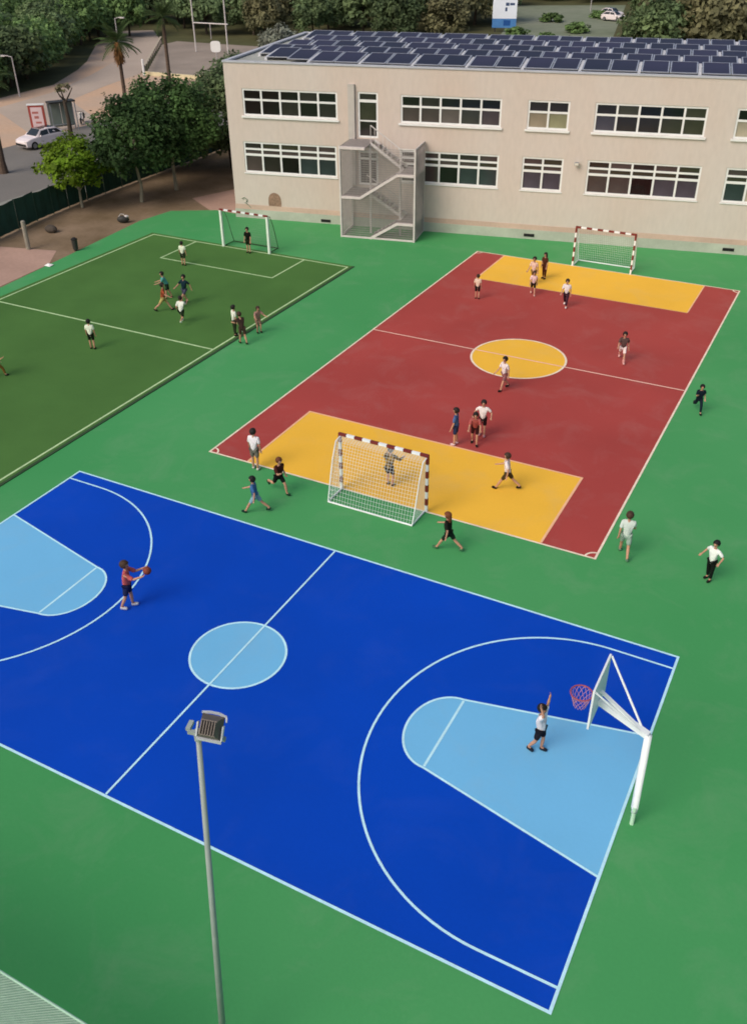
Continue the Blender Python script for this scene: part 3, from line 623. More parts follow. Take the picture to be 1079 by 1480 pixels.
# woods beyond: shared trunks and crowns, every tree an object
crowns = [leaf_mesh('crown',90,36,3.0,1.0,.26,m,30+i,sq) for i, (m, sq) in enumerate(((F_dark,.85),(F_mid,.8),(F_dark,1.0),(F_olive,.8),(F_dark,.75),(F_olive,1.0)))]
trunks = [trunk_mesh('trunk',4.6,.2,40+i,M_bark,5,1.6) for i in range(3)]
wr = random.Random(99); spots = []
def near(x, y, d): return any((x-a)**2+(y-b)**2 < d*d for a, b in spots)
BORDER = [(-79.5,60),(-80.5,71),(-81,76),(-83.5,81.5),(-88,89.5),(-91.5,95.5),(-102,109),(-101,115),(-101,120)]   # edge of the wood along the dusty road
def free(x, y):
    ratio = x / y
    if (-.385 < ratio < -.245 and y < 192) or (-.43 < ratio < -.33 and y < 146): return False          # the dry lot
    if -95 < x < -53 and 84 < y < 117: return False             # the gravel yard
    if y < 120:
        for (ax, ay), (bx_, by_) in zip(BORDER, BORDER[1:]):
            if ay <= y <= by_ and x > ax + (bx_-ax)*(y-ay)/(by_-ay) - 1.2: return False
    elif y < 127 and -112 < x < -97: return False
    if -53 < x and y < 116: return False
    return True
KINDS_ = ('dark green', 'mid green', 'dark green full crowned', 'olive green', 'dark green', 'tall olive green')
def wood(n, xr, yr, d, lab, grp, smin, smax, picks):
    k = 0; tries = 0
    while k < n and tries < n*80:
        tries += 1; x, y = wr.uniform(*xr), wr.uniform(*yr)
        if not free(x, y) or near(x, y, d): continue
        spots.append((x,y)); k += 1; s = wr.uniform(smin, smax); ci = wr.choice(picks)
        t = thing('wood_tree', '%s tree %s' % (KINDS_[ci], lab), 'tree', (x,y,-.02), wr.uniform(0,6.28), '%s %s' % (KINDS_[ci], grp))
        o = obj('trunk', trunks[k%3], t); o.scale = (s*.8,s*.8,s*.8)
        o = obj('crown', crowns[ci], t, (0,0,3.6*s)); o.scale = (s*wr.uniform(.95,1.2), s*wr.uniform(.95,1.2), s*wr.uniform(1.0,1.3))
for (x, y, s, ci) in ((-83.6,71.5,.85,1),(-84.2,76.2,.95,4),(-86.6,80.8,.9,1),(-89.3,86.0,.85,1),(-93.4,91.5,.9,0),(-96.8,97.5,.85,1),(-88.5,76,1.1,1),(-91.5,81,1.05,4)):
    spots.append((x,y)); t = thing('wood_tree', '%s tree in the wood beside the dusty road' % KINDS_[ci], 'tree', (x,y,-.02), x*7, '%s trees beside the dusty road' % KINDS_[ci])
    o = obj('trunk', trunks[0], t); o.scale = (s*.8,s*.8,s*.8)
    o = obj('crown', crowns[ci], t, (0,0,3.5*s)); o.scale = (s*1.1,s*1.1,s*1.15)
wood(60, (-128,-80), (66,119), 3.9, 'in the wood beside the dusty road', 'trees beside the dusty road', .7, 1.1, (1,1,1,0,4))
wood(120, (-150,-52), (112,200), 4.9, 'in the wood behind the yard and the school roof', 'trees behind the school', .8, 1.3, (0,2,2,4,5,3))
wood(64, (-50,14), (112,205), 4.9, 'in the wood right of the pale dry lot', 'trees right of the dry lot', .85, 1.3, (0,2,3,5))
wood(30, (-90,-10), (190,225), 5.0, 'in the far wood beyond the dry lot', 'trees of the far wood', .9, 1.3, (0,2,3))
scrub = leaf_mesh('crown',40,30,1.3,.5,.2,F_mid,51,.6); scrub_t = trunk_mesh('trunk',.9,.08,52,M_bark,4,.5)
for (x, y, s, lb) in ((-50.4,139,1.6,'dark green shrub at the left of the dry lot beside the blue and white billboard'), (-45.2,137,1.2,'low rounded shrub in the middle of the dry lot'), (-43.5,146,1.9,'wide green shrub further back in the dry lot'), (-41,134,1.0,'small dark shrub near the right side of the dry lot'), (-51.5,158,1.8,'pale shrub in the back part of the dry lot'), (-46,166,1.6,'shrub near the parked cars in the dry lot')):
    t = thing('shrub', lb, 'shrub', (x,y,-.02), x); obj('trunk', scrub_t, t); s *= .55; o = obj('crown', scrub, t, (0,0,.6*s)); o.scale = (s*1.2,s*1.2,s*.8)

# ------------------------------------------------------------------ fence, posts and small things on the brown strip
gf = thing('screen_fence', 'dark green fabric screen fence between the brown strip and the pavement', 'fence', (0,0,0))
line = [(-43.0,27.0),(-43.55,32.0),(-44.1,36.6),(-44.7,40.2),(-45.1,43.4),(-45.3,47.0),(-45.45,50.5),(-45.6,54.8),(-45.75,59.0),(-46.0,64.5)]
P = []
for (a, b) in zip(line, line[1:]):
    n = 2
    for k in range(n): P.append((a[0]+(b[0]-a[0])*k/n, a[1]+(b[1]-a[1])*k/n))
P.append(line[-1])
for i, p in enumerate(P):
    MB().tube([(p[0],p[1],0),(p[0],p[1],1.78)], .03, 8).build('post', M_poledark, gf)
    if i < len(P)-1:
        q = P[i+1]; d = Vector((q[0]-p[0],q[1]-p[1],0)); n_ = Vector((-d.y,d.x,0)).normalized(); mb = MB(); nn = 6
        vs = []; hh = 1.72 + .06*math.sin(i*1.7)
        for k in range(nn+1):
            c = Vector((p[0],p[1],0)) + d*(.02+.96*k/nn) + n_*(.03*math.sin(k*2.1+i)+.0)
            vs += [c+Vector((0,0,.08)), c+Vector((0,0,hh-.05*math.sin(math.pi*k/nn)))]
        mb.add(vs, [(2*k,2*k+2,2*k+3,2*k+1) for k in range(nn)]); mb.add([v+n_*.015 for v in vs], [(2*k,2*k+1,2*k+3,2*k+2) for k in range(nn)])
        mb.build('screen_panel', M_screen, gf)
o = MB().tube([(0,0,0),(0,0,1.55),(0,0,1.6)], [.13,.12,.08], 10).build('concrete_post', mat('pale_concrete_post', '#8f8a7c', .85, .12, 4), None); o.location = (-41.1,35.9,0); tag(o, 'pale round post standing on the brown earth strip', 'post')
mb = MB(); mb.sphere((0,0,.18),(.42,.3,.24),10,6); o = mb.build('rock', mat('dark_rock', '#4e463e', .95, .2, 3, .5, 8), None); o.location = (-42.3,38.9,0); tag(o, 'low dark rock lying beside the pale round post', 'rock')
bn = thing('litter_bin', 'small dark slender litter bin at the edge of the green ground', 'bin', (-38.5,36.9,0))
MB().tube([(0,0,.08),(0,0,.62)], [.14,.17], 12).build('body', M_dark, bn); MB().tube([(0,0,.621),(0,0,.66),(0,0,.74)], [.185,.18,.06], 12).build('lid', M_black, bn); MB().tube([(0,0,0),(0,0,.079)], .1, 10).build('foot', M_dark, bn)
bg_ = thing('bag', 'dark bag with a pale top lying by the corner of the turf pitch', 'bag', (-39.7,42.3,0), .6)
MB().sphere((0,0,.2),(.38,.22,.22),10,6).build('body', M_dark, bg_, smooth=True); MB().sphere((.2,.02,.36),(.17,.13,.08),8,5).build('flap', M_offwhite, bg_, smooth=True); MB().tube([(-.25,0,.36),(-.1,.0,.52),(.1,0,.48)], .02, 6).build('strap', M_offwhite, bg_)
mb = MB(); mb.add([(-.22,-.14,0),(.2,-.17,.01),(.24,.12,.05),(0,.2,.02),(-.2,.14,.06),(0,0,.12)], [(0,1,5),(1,2,5),(2,3,5),(3,4,5),(4,0,5)])
o = mb.build('paper', M_white, None); o.location = (-38.0,34.3,.01); tag(o, 'crumpled white sheet of paper on the green edge left of the turf pitch', 'paper')

# ------------------------------------------------------------------ street things
def car_build(root, paint):
    # sections from nose (-y) to tail: y, half width, z_low, belt z, roof z, roof half width
    S = [(-2.05,.62,.30,.62,.62,.55),(-1.98,.80,.24,.72,.72,.70),(-1.55,.86,.22,.86,.86,.76),(-.95,.88,.22,.94,.94,.78),(-.35,.88,.22,.97,1.40,.62),(.35,.88,.22,.98,1.47,.64),(1.2,.88,.22,.99,1.43,.62),(1.78,.86,.24,.98,1.08,.70),(1.98,.82,.28,.90,.92,.70),(2.05,.74,.34,.74,.76,.64)]
    b = MB(); vs = []; fs = []
    for y, hw, zl, zb, zr, rw in S:
        half = [(hw*.92,zl),(hw,zl+.12),(hw,zb-.08),(hw*.97,zb),(rw,zr-.02),(rw*.7,zr)]
        ring = [(x,y,z) for x, z in half] + [(-x,y,z) for x, z in half[::-1]]
        vs += ring
    n = 12
    for i in range(len(S)-1):
        for k in range(n): fs.append((i*n+k, i*n+(k+1)%n, (i+1)*n+(k+1)%n, (i+1)*n+k))
    fs += [tuple(range(n)), tuple((len(S)-1)*n+k for k in range(n))[::-1]]
    body = b.add(vs, [f[::-1] for f in fs]).build('body', paint, root)
    for s in (-1,1):                             # side windows, butted onto the greenhouse
        def side(y0,y1,w0,w1,name):
            off = .02
            def e(y,top):
                for i in range(len(S)-1):
                    if S[i][0] <= y <= S[i+1][0]:
                        f = (y-S[i][0])/(S[i+1][0]-S[i][0]); L_ = [S[i][j]*(1-f)+S[i+1][j]*f for j in range(6)]; break
                hb, zb, rw, zr = L_[1]*.97, L_[3], L_[5], L_[4]-.02; t = .86 if top else .1
                return (s*(hb+(rw-hb)*t+off), y, zb+(zr-zb)*t)
            MB().add([e(y0,0),e(y1,0),e(w1,1),e(w0,1)], [(0,1,2,3) if s > 0 else (3,2,1,0)]).build(name, M_carglass, root)
        side(-.72,.30,-.34,.30,'side_window'); side(.38,1.62,.38,1.25,'side_window')
        for y in (-1.28,1.28):
            w = MB(); w.tube([(s*.70,y,.32),(s*.895,y,.32)], .32, 20); wh = w.build('wheel', M_black, root)
            MB().tube([(s*.896,y,.32),(s*.905,y,.32)], .2, 14).build('rim', M_rim, wh)
        MB().box(*sorted((s*.50,s*.74)), -2.02,-1.985,.58,.70).build('headlight', M_lampglass, root)
        MB().box(*sorted((s*.55,s*.74)), 2.02,2.05,.62,.80).build('taillight', M_redtail, root)
        MB().sphere((s*.97,-.62,1.0),(.09,.06,.07),8,5).build('mirror', paint, root)
    MB().add([(-.70,-.92,.995),(.70,-.92,.995),(.57,-.36,1.425),(-.57,-.36,1.425)], [(0,1,2,3)]).build('windscreen', M_carglass, root)
    MB().add([(-.58,1.24,1.44),(.58,1.24,1.44),(.66,1.76,1.13),(-.66,1.76,1.13)], [(3,2,1,0)][::-1]).build('rear_window', M_carglass, root)
    MB().add([(-.5,-.28,1.44),(.5,-.28,1.44),(.5,1.1,1.47),(-.5,1.1,1.47),(0,.35,1.51)], [(0,1,4),(1,2,4),(2,3,4),(3,0,4)]).build('roof_panel', M_carglass, root)
    MB().box(-.7,.7,-2.07,-2.04,.32,.5).build('grille', M_black, root)
    return root
car = thing('parked_car', 'white car with dark roof and windows parked at the edge of the dirt lot', 'car', (-59.9,56.0,0), R(-10)); car.scale = (.93,.93,.95)
car_build(car, M_carpaint)
for i, (x, y, rz, lb) in enumerate(((-44.6,168,1.2,'pale car parked at the back of the dry lot beyond the roof'), (-42.9,163,1.3,'pale car nearest the right hand wood in the dry lot'))):
    c = copy_tree(car); c.location = (x,y,0); c.rotation_euler = (0,0,rz); c['label'] = lb; c['group'] = 'cars in the dry lot'
# bus shelter and advertising panel
bs = thing('bus_shelter', 'grey glass bus shelter with a flat dark roof beyond the white car', 'bus shelter', (-62.6,61.6,0), R(62)); bs.scale = (.78,.8,.95)
MB().box(-1.6,1.3,-.6,.6,2.35,2.47).build('roof', M_dark, bs)
for x, y in ((-1.5,.5),(1.2,.5),(-1.5,-.5),(1.2,-.5)): MB().box(x-.04,x+.04,y-.04,y+.04,0,2.348).build('post', M_grey, bs)
M_sglass = mat('greenish_shelter_glass', '#7f8a80', .25, .08, 1, spec=.5)
for k in range(2): MB().box(-1.44+k*1.32,-.16+k*1.32,.49,.51,.25,2.25).build('glass_panel', M_sglass, bs)
MB().box(-1.2,.9,.15,.45,.42,.47).build('bench', M_grey, bs)
ad = thing('advertising_panel', 'red framed advertising panel with white poster standing behind the white car', 'sign', (-61.2,57.3,0), R(34))
MB().box(-.62,.62,-.1,.1,.0,.62).build('base', mat('orange_panel_base', '#b0653f', .6, .1, 3), ad)
MB().box(-.62,.62,-.1,.1,.621,2.75).build('frame', mat('red_panel_frame', '#9c4238', .5, .08, 3), ad)
pst = MB().box(-.44,.46,-.112,-.101,.78,2.6).build('poster', mat('pinkish_white_poster', '#d9bfc0', .4, .06, 2), ad)
mb = MB()
for (x, z, w, h) in ((-.1,2.2,.5,.16),(-.05,1.85,.35,.2),(.05,1.45,.45,.14),(-.1,1.1,.3,.2)): mb.box(x-w/2,x+w/2,-.118,-.113,z-h/2,z+h/2)
mb.build('poster_print', mat('faded_red_print', '#b06a62', .5, .1, 4), pst)
mb = MB(); mb.box(-.68,.68,-.14,.14,2.752,2.85); mb.build('cap', M_white, ad)
# motor scooter
sc_ = thing('motor_scooter', 'dark parked motor scooter at the roadside right of the bus shelter', 'scooter', (-63.4,64.4,0), R(35))
for y in (-.62,.62):
    ring = [(0,y+.22*math.cos(R(t)),.28+.22*math.sin(R(t))) for t in range(0,375,25)]; w = MB(); w.tube(ring, .06, 6, cap=False); wh = w.build('wheel', M_black, sc_); MB().tube([(-.05,y,.28),(.05,y,.28)], .1, 10).build('rim', M_rim, wh)
MB().tube([(0,-.6,.35),(0,-.42,.95),(0,-.38,1.05)], .035, 6).build('fork', M_grey, sc_)
MB().tube([(-.34,-.34,1.06),(0,-.4,1.02),(.34,-.34,1.06)], .02, 6).build('handlebar', M_dark, sc_)
MB().prism([(-.14,-.42),(.14,-.42),(.17,.0),(.18,.78),(-.18,.78),(-.17,0)], .32,.66).build('body', M_dark, sc_)
MB().prism([(-.13,.05),(.13,.05),(.15,.8),(-.15,.8)], .661,.76).build('seat', M_black, sc_)
MB().add([(-.22,-.52,.4),(.22,-.52,.4),(.2,-.42,.95),(-.2,-.42,.95),(-.22,-.49,.4),(.22,-.49,.4),(.2,-.39,.95),(-.2,-.39,.95)], [(0,1,2,3),(4,7,6,5),(0,3,7,4),(1,5,6,2),(2,6,7,3),(0,4,5,1)]).build('leg_shield', M_offwhite, sc_)
MB().sphere((0,-.5,.92),(.1,.06,.08),8,5).build('headlight', M_lampglass, sc_)
# lamp posts
def lamp_post(label, loc, h, armdir, m=M_galv):
    t = thing('street_lamp', label, 'street lamp', loc, armdir)
    MB().tube([(0,0,0),(0,0,h)], [.09,.05], 8).build('pole', m, t)
    if armdir is not None: MB().tube([(0,0,h-.05),(.5,0,h+.08),(.8,0,h+.08)], .035, 6).build('arm', m, t); MB().box(.7,1.25,-.12,.12,h+.0,h+.12).build('lamp_head', M_offwhite, t)
    return t
lamp_post('thin pale street lamp in front of the dark wood by the dusty road', (-78.6,71.8,0), 3.7, R(200))
lamp_post('street lamp with a pale head beyond the dusty road', (-84,93.5,0), 5.0, R(10))
lamp_post('pale street lamp standing in the dry lot', (-50.5,176,0), 7.0, R(90))
# rugby style goal in the yard
rg = thing('rugby_goal', 'tall white H shaped goal frame standing behind the gravel yard', 'goal post', (-80.05,106.5,0))
for s in (-1,1): MB().tube([(s*2.55,0,0),(s*2.55,0,9.0)], [.09,.07], 8).build('post', M_offwhite, rg)
MB().tube([(-2.47,0,3.4),(2.9,0,3.4)], .07, 8).build('crossbar', M_offwhite, rg); MB().tube([(.1,0,1.6),(.1,0,3.34)], .05, 8).build('hanger', M_galv, rg)
bb = thing('white_board', 'rounded white board on a pale post at the edge of the gravel yard', 'board', (-66.8,89.6,0), R(25))
MB().tube([(0,.08,0),(0,.08,3.2)], .07, 8).build('post', M_galv, bb)
mb = MB(); pts = [(.55*math.copysign(abs(math.cos(R(t)))**.5,math.cos(R(t))), .55*math.copysign(abs(math.sin(R(t)))**.5,math.sin(R(t)))) for t in range(0,360,15)]
nn = len(pts); mb.add([(x,-.03,3.2+z) for x,z in pts]+[(x,.03,3.2+z) for x,z in pts], [tuple(range(nn)), tuple(range(nn,2*nn))[::-1]]+[(i,nn+i,nn+(i+1)%nn,(i+1)%nn) for i in range(nn)]); mb.build('board', M_white, bb)
# kerb of the yard, railing, post
MB().box(-76.2,-57,88.25,88.5,-.03,.38).build('yard_kerb', mat('cream_kerb', '#cfc3a0', .8, .08, 2), None, kind='structure')
rl = thing('railing', 'low dark railing along the left edge of the gravel yard', 'railing', (0,0,0))
for k in range(13):
    x, y = -76.4-15*k/12, 88.8+21.6*k/12; MB().bar((x,y,0),(x,y,.95), .09).build('baluster', M_dark, rl)
MB().bar((-76.3,88.7,.98),(-91.5,110.5,.98), .22, .06).build('rail', mat('pale_rail', '#b5a893', .8, .1, 3), rl)
o = MB().tube([(0,0,0),(0,0,1.7),(0,0,1.75)], [.13,.13,.06], 10).build('white_post', M_white, None); o.location = (-75.6,87.6,0); tag(o, 'short white post at the corner of the gravel yard', 'post')
# billboard
bl = thing('billboard', 'white and blue billboard on dark posts beyond the school roof', 'billboard', (-53.6,142.5,0), R(18))
for x in (-1.3,1.3): MB().box(x-.1,x+.1,-.1,.1,0,5.3).build('post', M_dark, bl)
MB().box(-1.75,1.75,-.16,-.101,1.75,4.2).build('white_panel', mat('billboard_white', '#e6ecf6', .5, .03, 1), bl)
MB().box(-1.75,1.75,-.16,-.101,.55,1.74).build('blue_panel', mat('billboard_blue', '#4d82bd', .5, .1, 1), bl)
MB().box(-1.55,1.55,-.14,-.101,4.22,5.25).build('dark_panel', mat('billboard_dark', '#2b2b40', .5, .2, 1), bl)
mb = MB()
for (x, z, w, h) in ((.35,3.6,.5,.4),(1.05,3.62,.7,.3),(.2,2.95,.3,.5)): mb.box(x-w/2,x+w/2,-.168,-.161,z-h/2,z+h/2)
mb.build('print', mat('dark_blue_print', '#33476e', .5, .1, 2), bl)
mb = MB(); mb.box(-.1,.9,-.168,-.161,.85,1.55); mb.build('print', mat('deep_blue_print', '#1c4f92', .5, .1, 2), bl)

# ------------------------------------------------------------------ people
SKIN_JOBS = []
def skin_obj(name, verts, edges, radii, root, m, parent, sub=2):
    me = bpy.data.meshes.new(name); me.from_pydata([tuple(v) for v in verts], edges, [])
    o = bpy.data.objects.new(name, me); C.objects.link(o)
    md = o.modifiers.new('skin', 'SKIN'); md.use_smooth_shade = True
    for i, r_ in enumerate(radii):
        sv = me.skin_vertices[0].data[i]; sv.radius = r_ if isinstance(r_, tuple) else (r_, r_); sv.use_root = (i == root)
    s = o.modifiers.new('sub', 'SUBSURF'); s.levels = sub; s.render_levels = sub
    o.parent = parent; SKIN_JOBS.append((o, m)); return o
def fabric(h): return mat('cloth_' + h.strip('#'), h, .9, .12, 9, .2, 60, fine=.1, fscale=40, spec=.1)
SKINS = ['#b98a70', '#a87860', '#c49a80', '#93664c']
HAIRS = {'dark': '#1d1613', 'brown': '#3d2a1e', 'ginger': '#6b3a1c', 'black': '#100e0d'}
POSES = {  # hip swing L,R ; knee L,R ; shoulder swing L,R ; abduct L,R ; elbow L,R ; lean
    'stand': ((2,-3),(3,4),(6,-4),(9,9),(14,12),2), 'walk': ((24,-18),(8,24),(-18,22),(9,9),(22,26),4), 'run': ((42,-28),(30,62),(-36,40),(12,12),(72,78),12),
    'stride': ((34,-34),(6,18),(-24,28),(14,14),(30,40),6), 'ready': ((26,22),(38,36),(34,30),(26,26),(48,50),16), 'shoot': ((8,-10),(12,20),(172,150),(6,10),(4,50),-3),
    'akimbo': ((4,-4),(3,3),(-18,-18),(38,38),(78,78),0), 'hold': ((6,-12),(6,14),(52,62),(10,14),(58,50),5), 'kick': ((58,-14),(34,12),(-34,30),(24,30),(26,36),-4), 'lean': ((14,-10),(10,14),(30,24),(10,12),(40,44),22)}
def person(label, x, y, h, face, pose, shirt, shorts, hair='dark', shoes='#1b1b1b', skin=0, longhair=False, trousers=False, sleeves=.55, socks=None, z0=.012):
    hipa, kneea, sha, aba, elba, lean = POSES[pose]
    t = thing('person', label, 'person', (x,y,z0), R(face), 'children and adults playing on the courts')   # faces local +Y
    Hh = h * .97
    pel = Vector((0,0,.50*Hh)); ln = R(lean)
    def up(d): return Vector((0, math.sin(ln)*d, math.cos(ln)*d))
    spine = pel + up(.11*Hh); chest = pel + up(.235*Hh); neck = pel + up(.325*Hh)
    hl = R(lean*.35); hu = Vector((0, math.sin(hl), math.cos(hl)))
    jaw = neck + hu*.055*Hh + Vector((0,.008*Hh,0)); skull = neck + hu*.105*Hh; crown = neck + hu*.155*Hh
    legs = []; low = 9
    for s, a, k in ((-1,hipa[0],kneea[0]),(1,hipa[1],kneea[1])):
        hip = pel + Vector((s*.055*Hh,0,-.015*Hh)); a_, k_ = R(a), R(k)
        kn = hip + Vector((s*.006*Hh, math.sin(a_)*.24*Hh, -math.cos(a_)*.24*Hh)); b_ = a_-k_
        an = kn + Vector((0, math.sin(b_)*.215*Hh, -math.cos(b_)*.215*Hh)); f_ = b_*.55
        toe = an + Vector((s*.012*Hh, math.cos(f_)*.105*Hh, -.028*Hh + math.sin(f_)*.10*Hh)); heel = an + Vector((0,-.03*Hh,-.03*Hh))
        legs.append((hip,kn,an,toe,heel)); low = min(low, toe.z, heel.z)
    dz = Vector((0,0,-low+.016*Hh))
    for v in (pel,spine,chest,neck,jaw,skull,crown): v += dz
    for l in legs:
        for v in l: v += dz
    arms = []
    for s, a, ab, e in ((-1,sha[0],aba[0],elba[0]),(1,sha[1],aba[1],elba[1])):
        sh = chest + up(.05*Hh) + Vector((s*.105*Hh,0,0)); a_, ab_, e_ = R(a)+ln*.3, R(ab), R(e)
        d = Vector((s*math.sin(ab_), math.sin(a_)*math.cos(ab_), -math.cos(a_)*math.cos(ab_)))
        el = sh + d*.17*Hh; d2 = Vector((s*math.sin(ab_)*.55*(1-min(1,e/120)), math.sin(a_+e_), -math.cos(a_+e_))).normalized()
        wr_ = el + d2*.145*Hh; arms.append((sh,el,wr_,d2,s))
    V = [pel,spine,chest,neck,jaw,skull,crown]; E = [(0,1),(1,2),(2,3),(3,4),(4,5),(5,6)]; Rd = [.060,.054,.060,.028,.044,.060,.040]
    for (hip,kn,an,toe,heel) in legs:
        i = len(V); V += [hip,hip.lerp(kn,.5),kn,kn.lerp(an,.35),an,an.lerp(toe,.5)]; E += [(0,i),(i,i+1),(i+1,i+2),(i+2,i+3),(i+3,i+4),(i+4,i+5)]; Rd += [.050,.046,.034,.036,.024,.022]
    fingers = []
    for (sh,el,wr_,d2,s) in arms:
        i = len(V); palm = wr_ + d2*.045*Hh; V += [sh,sh.lerp(el,.5),el,el.lerp(wr_,.4),wr_,palm]; E += [(2,i),(i,i+1),(i+1,i+2),(i+2,i+3),(i+3,i+4),(i+4,i+5)]; Rd += [.034,.029,.024,.025,.018,.022]
        side = d2.cross(Vector((0,0,1))); side = side.normalized() if side.length > .1 else Vector((1,0,0)); inn = side.cross(d2).normalized()
        for k, (o_, l_) in enumerate(((-.017,.030),(-.006,.036),(.006,.034),(.017,.027))):
            j = len(V); V += [palm+side*o_*Hh+d2*.016*Hh, palm+side*o_*1.15*Hh+d2*(.016+l_*.6)*Hh+inn*.006*Hh, palm+side*o_*1.2*Hh+d2*(.014+l_)*Hh+inn*.016*Hh]; E += [(i+5,j),(j,j+1),(j+1,j+2)]; Rd += [.0065,.006,.005]
        j = len(V); V += [wr_+d2*.022*Hh+side*.024*Hh, wr_+d2*.048*Hh+side*.036*Hh+inn*.01*Hh]; E += [(i+5,j),(j,j+1)]; Rd += [.0075,.006]
    # nose
    j = len(V); V += [jaw.lerp(skull,.45)+Vector((0,.066*Hh,0))]; E += [(5,j)]; Rd += [.010]
    body = skin_obj('body', V, E, [r_*Hh*.93 for r_ in Rd], 0, mat('skin_%d' % skin, SKINS[skin], .6, .05, 8), t)
    # shirt
    c = .016
    hem = pel - up(.02*Hh) + Vector((0,0,-.015*Hh)); V = [pel+Vector((0,0,.01*Hh)),spine,chest,neck-up(.025*Hh),hem]; E = [(0,1),(1,2),(2,3),(0,4)]; Rd = [.084,.082,.090,.046,.084]
    for (sh,el,wr_,d2,s) in arms:
        i = len(V); e1 = sh.lerp(el, min(1,sleeves*1.6)); V += [sh, sh.lerp(e1,.5), e1]; E += [(2,i),(i,i+1),(i+1,i+2)]; Rd += [.047,.046,.044]
        if sleeves > .7: j = len(V); V += [wr_]; E += [(j-1,j)]; Rd += [.03]
    for s in (-1,1):
        j = len(V); V += [hem + Vector((s*.045*Hh,0,0))]; E += [(4,j)]; Rd += [.07]
    skin_obj('shirt', V, E, [r_*Hh*.93 for r_ in Rd], 1, fabric(shirt) if isinstance(shirt, str) else shirt, t)
    # shorts or trousers
    V = [pel+Vector((0,0,.02*Hh))]; E = []; Rd = [.075]
    for (hip,kn,an,toe,heel) in legs:
        i = len(V); V += [hip, hip.lerp(kn,.45), kn if trousers else hip.lerp(kn,.85)]; E += [(0,i),(i,i+1),(i+1,i+2)]; Rd += [.066,.060,.046 if trousers else .056]
        if trousers: V += [kn.lerp(an,.9)]; E += [(i+2,i+3)]; Rd += [.038]
    skin_obj('trousers' if trousers else 'shorts', V, E, [r_*Hh*.93 for r_ in Rd], 0, fabric(shorts), t)
    for (hip,kn,an,toe,heel) in legs:
        V = [heel,an.lerp(toe,.35)+Vector((0,0,-.006*Hh)),toe]
        skin_obj('shoe', V, [(0,1),(1,2)], [.030*Hh,.034*Hh,.026*Hh], 1, fabric(shoes), t, 1)
        if socks: MB().tube([an.lerp(kn,.45), an], [.042*Hh,.034*Hh], 8).build('sock', fabric(socks), t)
    hc_ = skull + Vector((0,-.006*Hh,.012*Hh)); hr_ = .079*Hh
    mb = MB(); mb.sphere(tuple(hc_), (hr_*.95,hr_*1.08,hr_*1.02), 16, 10, keep=lambda q: q.z > -.18*hr_*4 and (q.z > .32*hr_ or q.y < .25*hr_))
    if longhair: mb.sphere(tuple(hc_+Vector((0,-.05*Hh,-.085*Hh))), (.062*Hh,.035*Hh,.10*Hh), 10, 6)
    mb.build('hair', mat('hair_' + hair, HAIRS[hair], .7, .2, 20, .4, 80, rand=.2), t, smooth=True)
    for s in (-1,1): MB().sphere(tuple(jaw.lerp(skull,.62)+Vector((s*.024*Hh,.056*Hh,0))), .0075*Hh, 6, 4).build('eye', M_black, t)
    MB().box(-.014*Hh,.014*Hh,0,.006*Hh,0,.004*Hh).build('mouth', mat('lips', '#8a4a42', .6, .05, 9), t, loc=tuple(jaw+Vector((0,.043*Hh,.006*Hh))))
    return t, arms
PE = []
def pr_(*a, **k): PE.append(person(*a, **k)); return PE[-1]
W = '#e0d9d6'
pr_('boy in a cream shirt and black shorts standing left of the far yellow area', -15.53,39.94,1.22, 20,'stand','#dcc3ac','#1c1a1a','brown')
pr_('child in a pale pink top partly hidden on the far yellow area', -13.8,43.1,1.45, 170,'walk','#dcb9a6','#8a6a3c','dark')
pr_('child in a pale pink shirt and black shorts, front of the far pair', -13.31,41.67,1.24, 200,'walk','#e3c3bd','#1d1717','brown',shoes='#d8b0a4')
pr_('long haired girl in dark brown on the far yellow area', -13.57,44.08,1.36, 160,'stand','#4a2a1c','#4a2418','dark',longhair=True,trousers=True)
pr_('boy in a white shirt and dark maroon trousers in front of the far yellow area', -11.4,40.87,1.4, 185,'walk',W,'#3c2530','dark',shoes='#e0d4cf',trousers=True)
pr_('player in a dark grey shirt and white shorts alone on the red court', -7.37,35.94,1.42, 195,'stride','#5a4642','#e4d4cf','dark',shoes='#d9a9a2',socks='#c98f88')
pr_('player in a long white shirt standing on the rim of the yellow centre circle', -10.8,31.21,1.46, 150,'walk','#ddd3d2','#8a5c5c','black')
pr_('child in dark navy clothes running on the green beside the red court', -3.62,32.72,1.26, 200,'run','#16202c','#16222c','black',trousers=True)
pr_('child in a blue patterned shirt and navy shorts by the near yellow area line', -10.75,26.3,1.46, 100,'stand','#48608c','#2a3456','dark',shoes='#c7b0b4')
pr_('child in a dusty red shirt between the blue and white shirted players', -10.14,26.6,1.42, 200,'lean','#a25250','#3a1a1c','dark')
pr_('player in a white shirt with hands on hips above the near yellow area', -10.14,27.32,1.44, 190,'akimbo',W,'#241618','dark',shoes='#b8868a')
pr_('player in a white shirt and dark shorts striding on the near yellow area', -8.06,24.34,1.46, 100,'stride','#e2d7d8','#453820','brown',shoes='#231a12')
pat = mat('goalkeeper_pattern', '#1c1710', .9, .1, 8, col2='#a8832e')
pr_('goalkeeper in a black and gold top in the near handball goal', -11.56,22.72,1.5, 5,'ready',pat,'#2a2214','dark',shoes='#5c4424',sleeves=1)
pr_('child in a long white shirt and grey shorts at the red court corner', -16.14,21.67,1.56, 10,'stand','#e3dee2','#6a665e','dark',shoes='#c9c3bd')
pr_('ginger haired child in a dark maroon shirt left of the near handball goal', -14.61,20.77,1.48, 250,'run','#45211c','#161c1a','ginger',shoes='#1a3826')
pr_('child in a blue shirt on the green strip between red and blue courts', -14.64,19.47,1.42, 110,'stride','#3f6a96','#7fa4b0','black',shoes='#17352c')
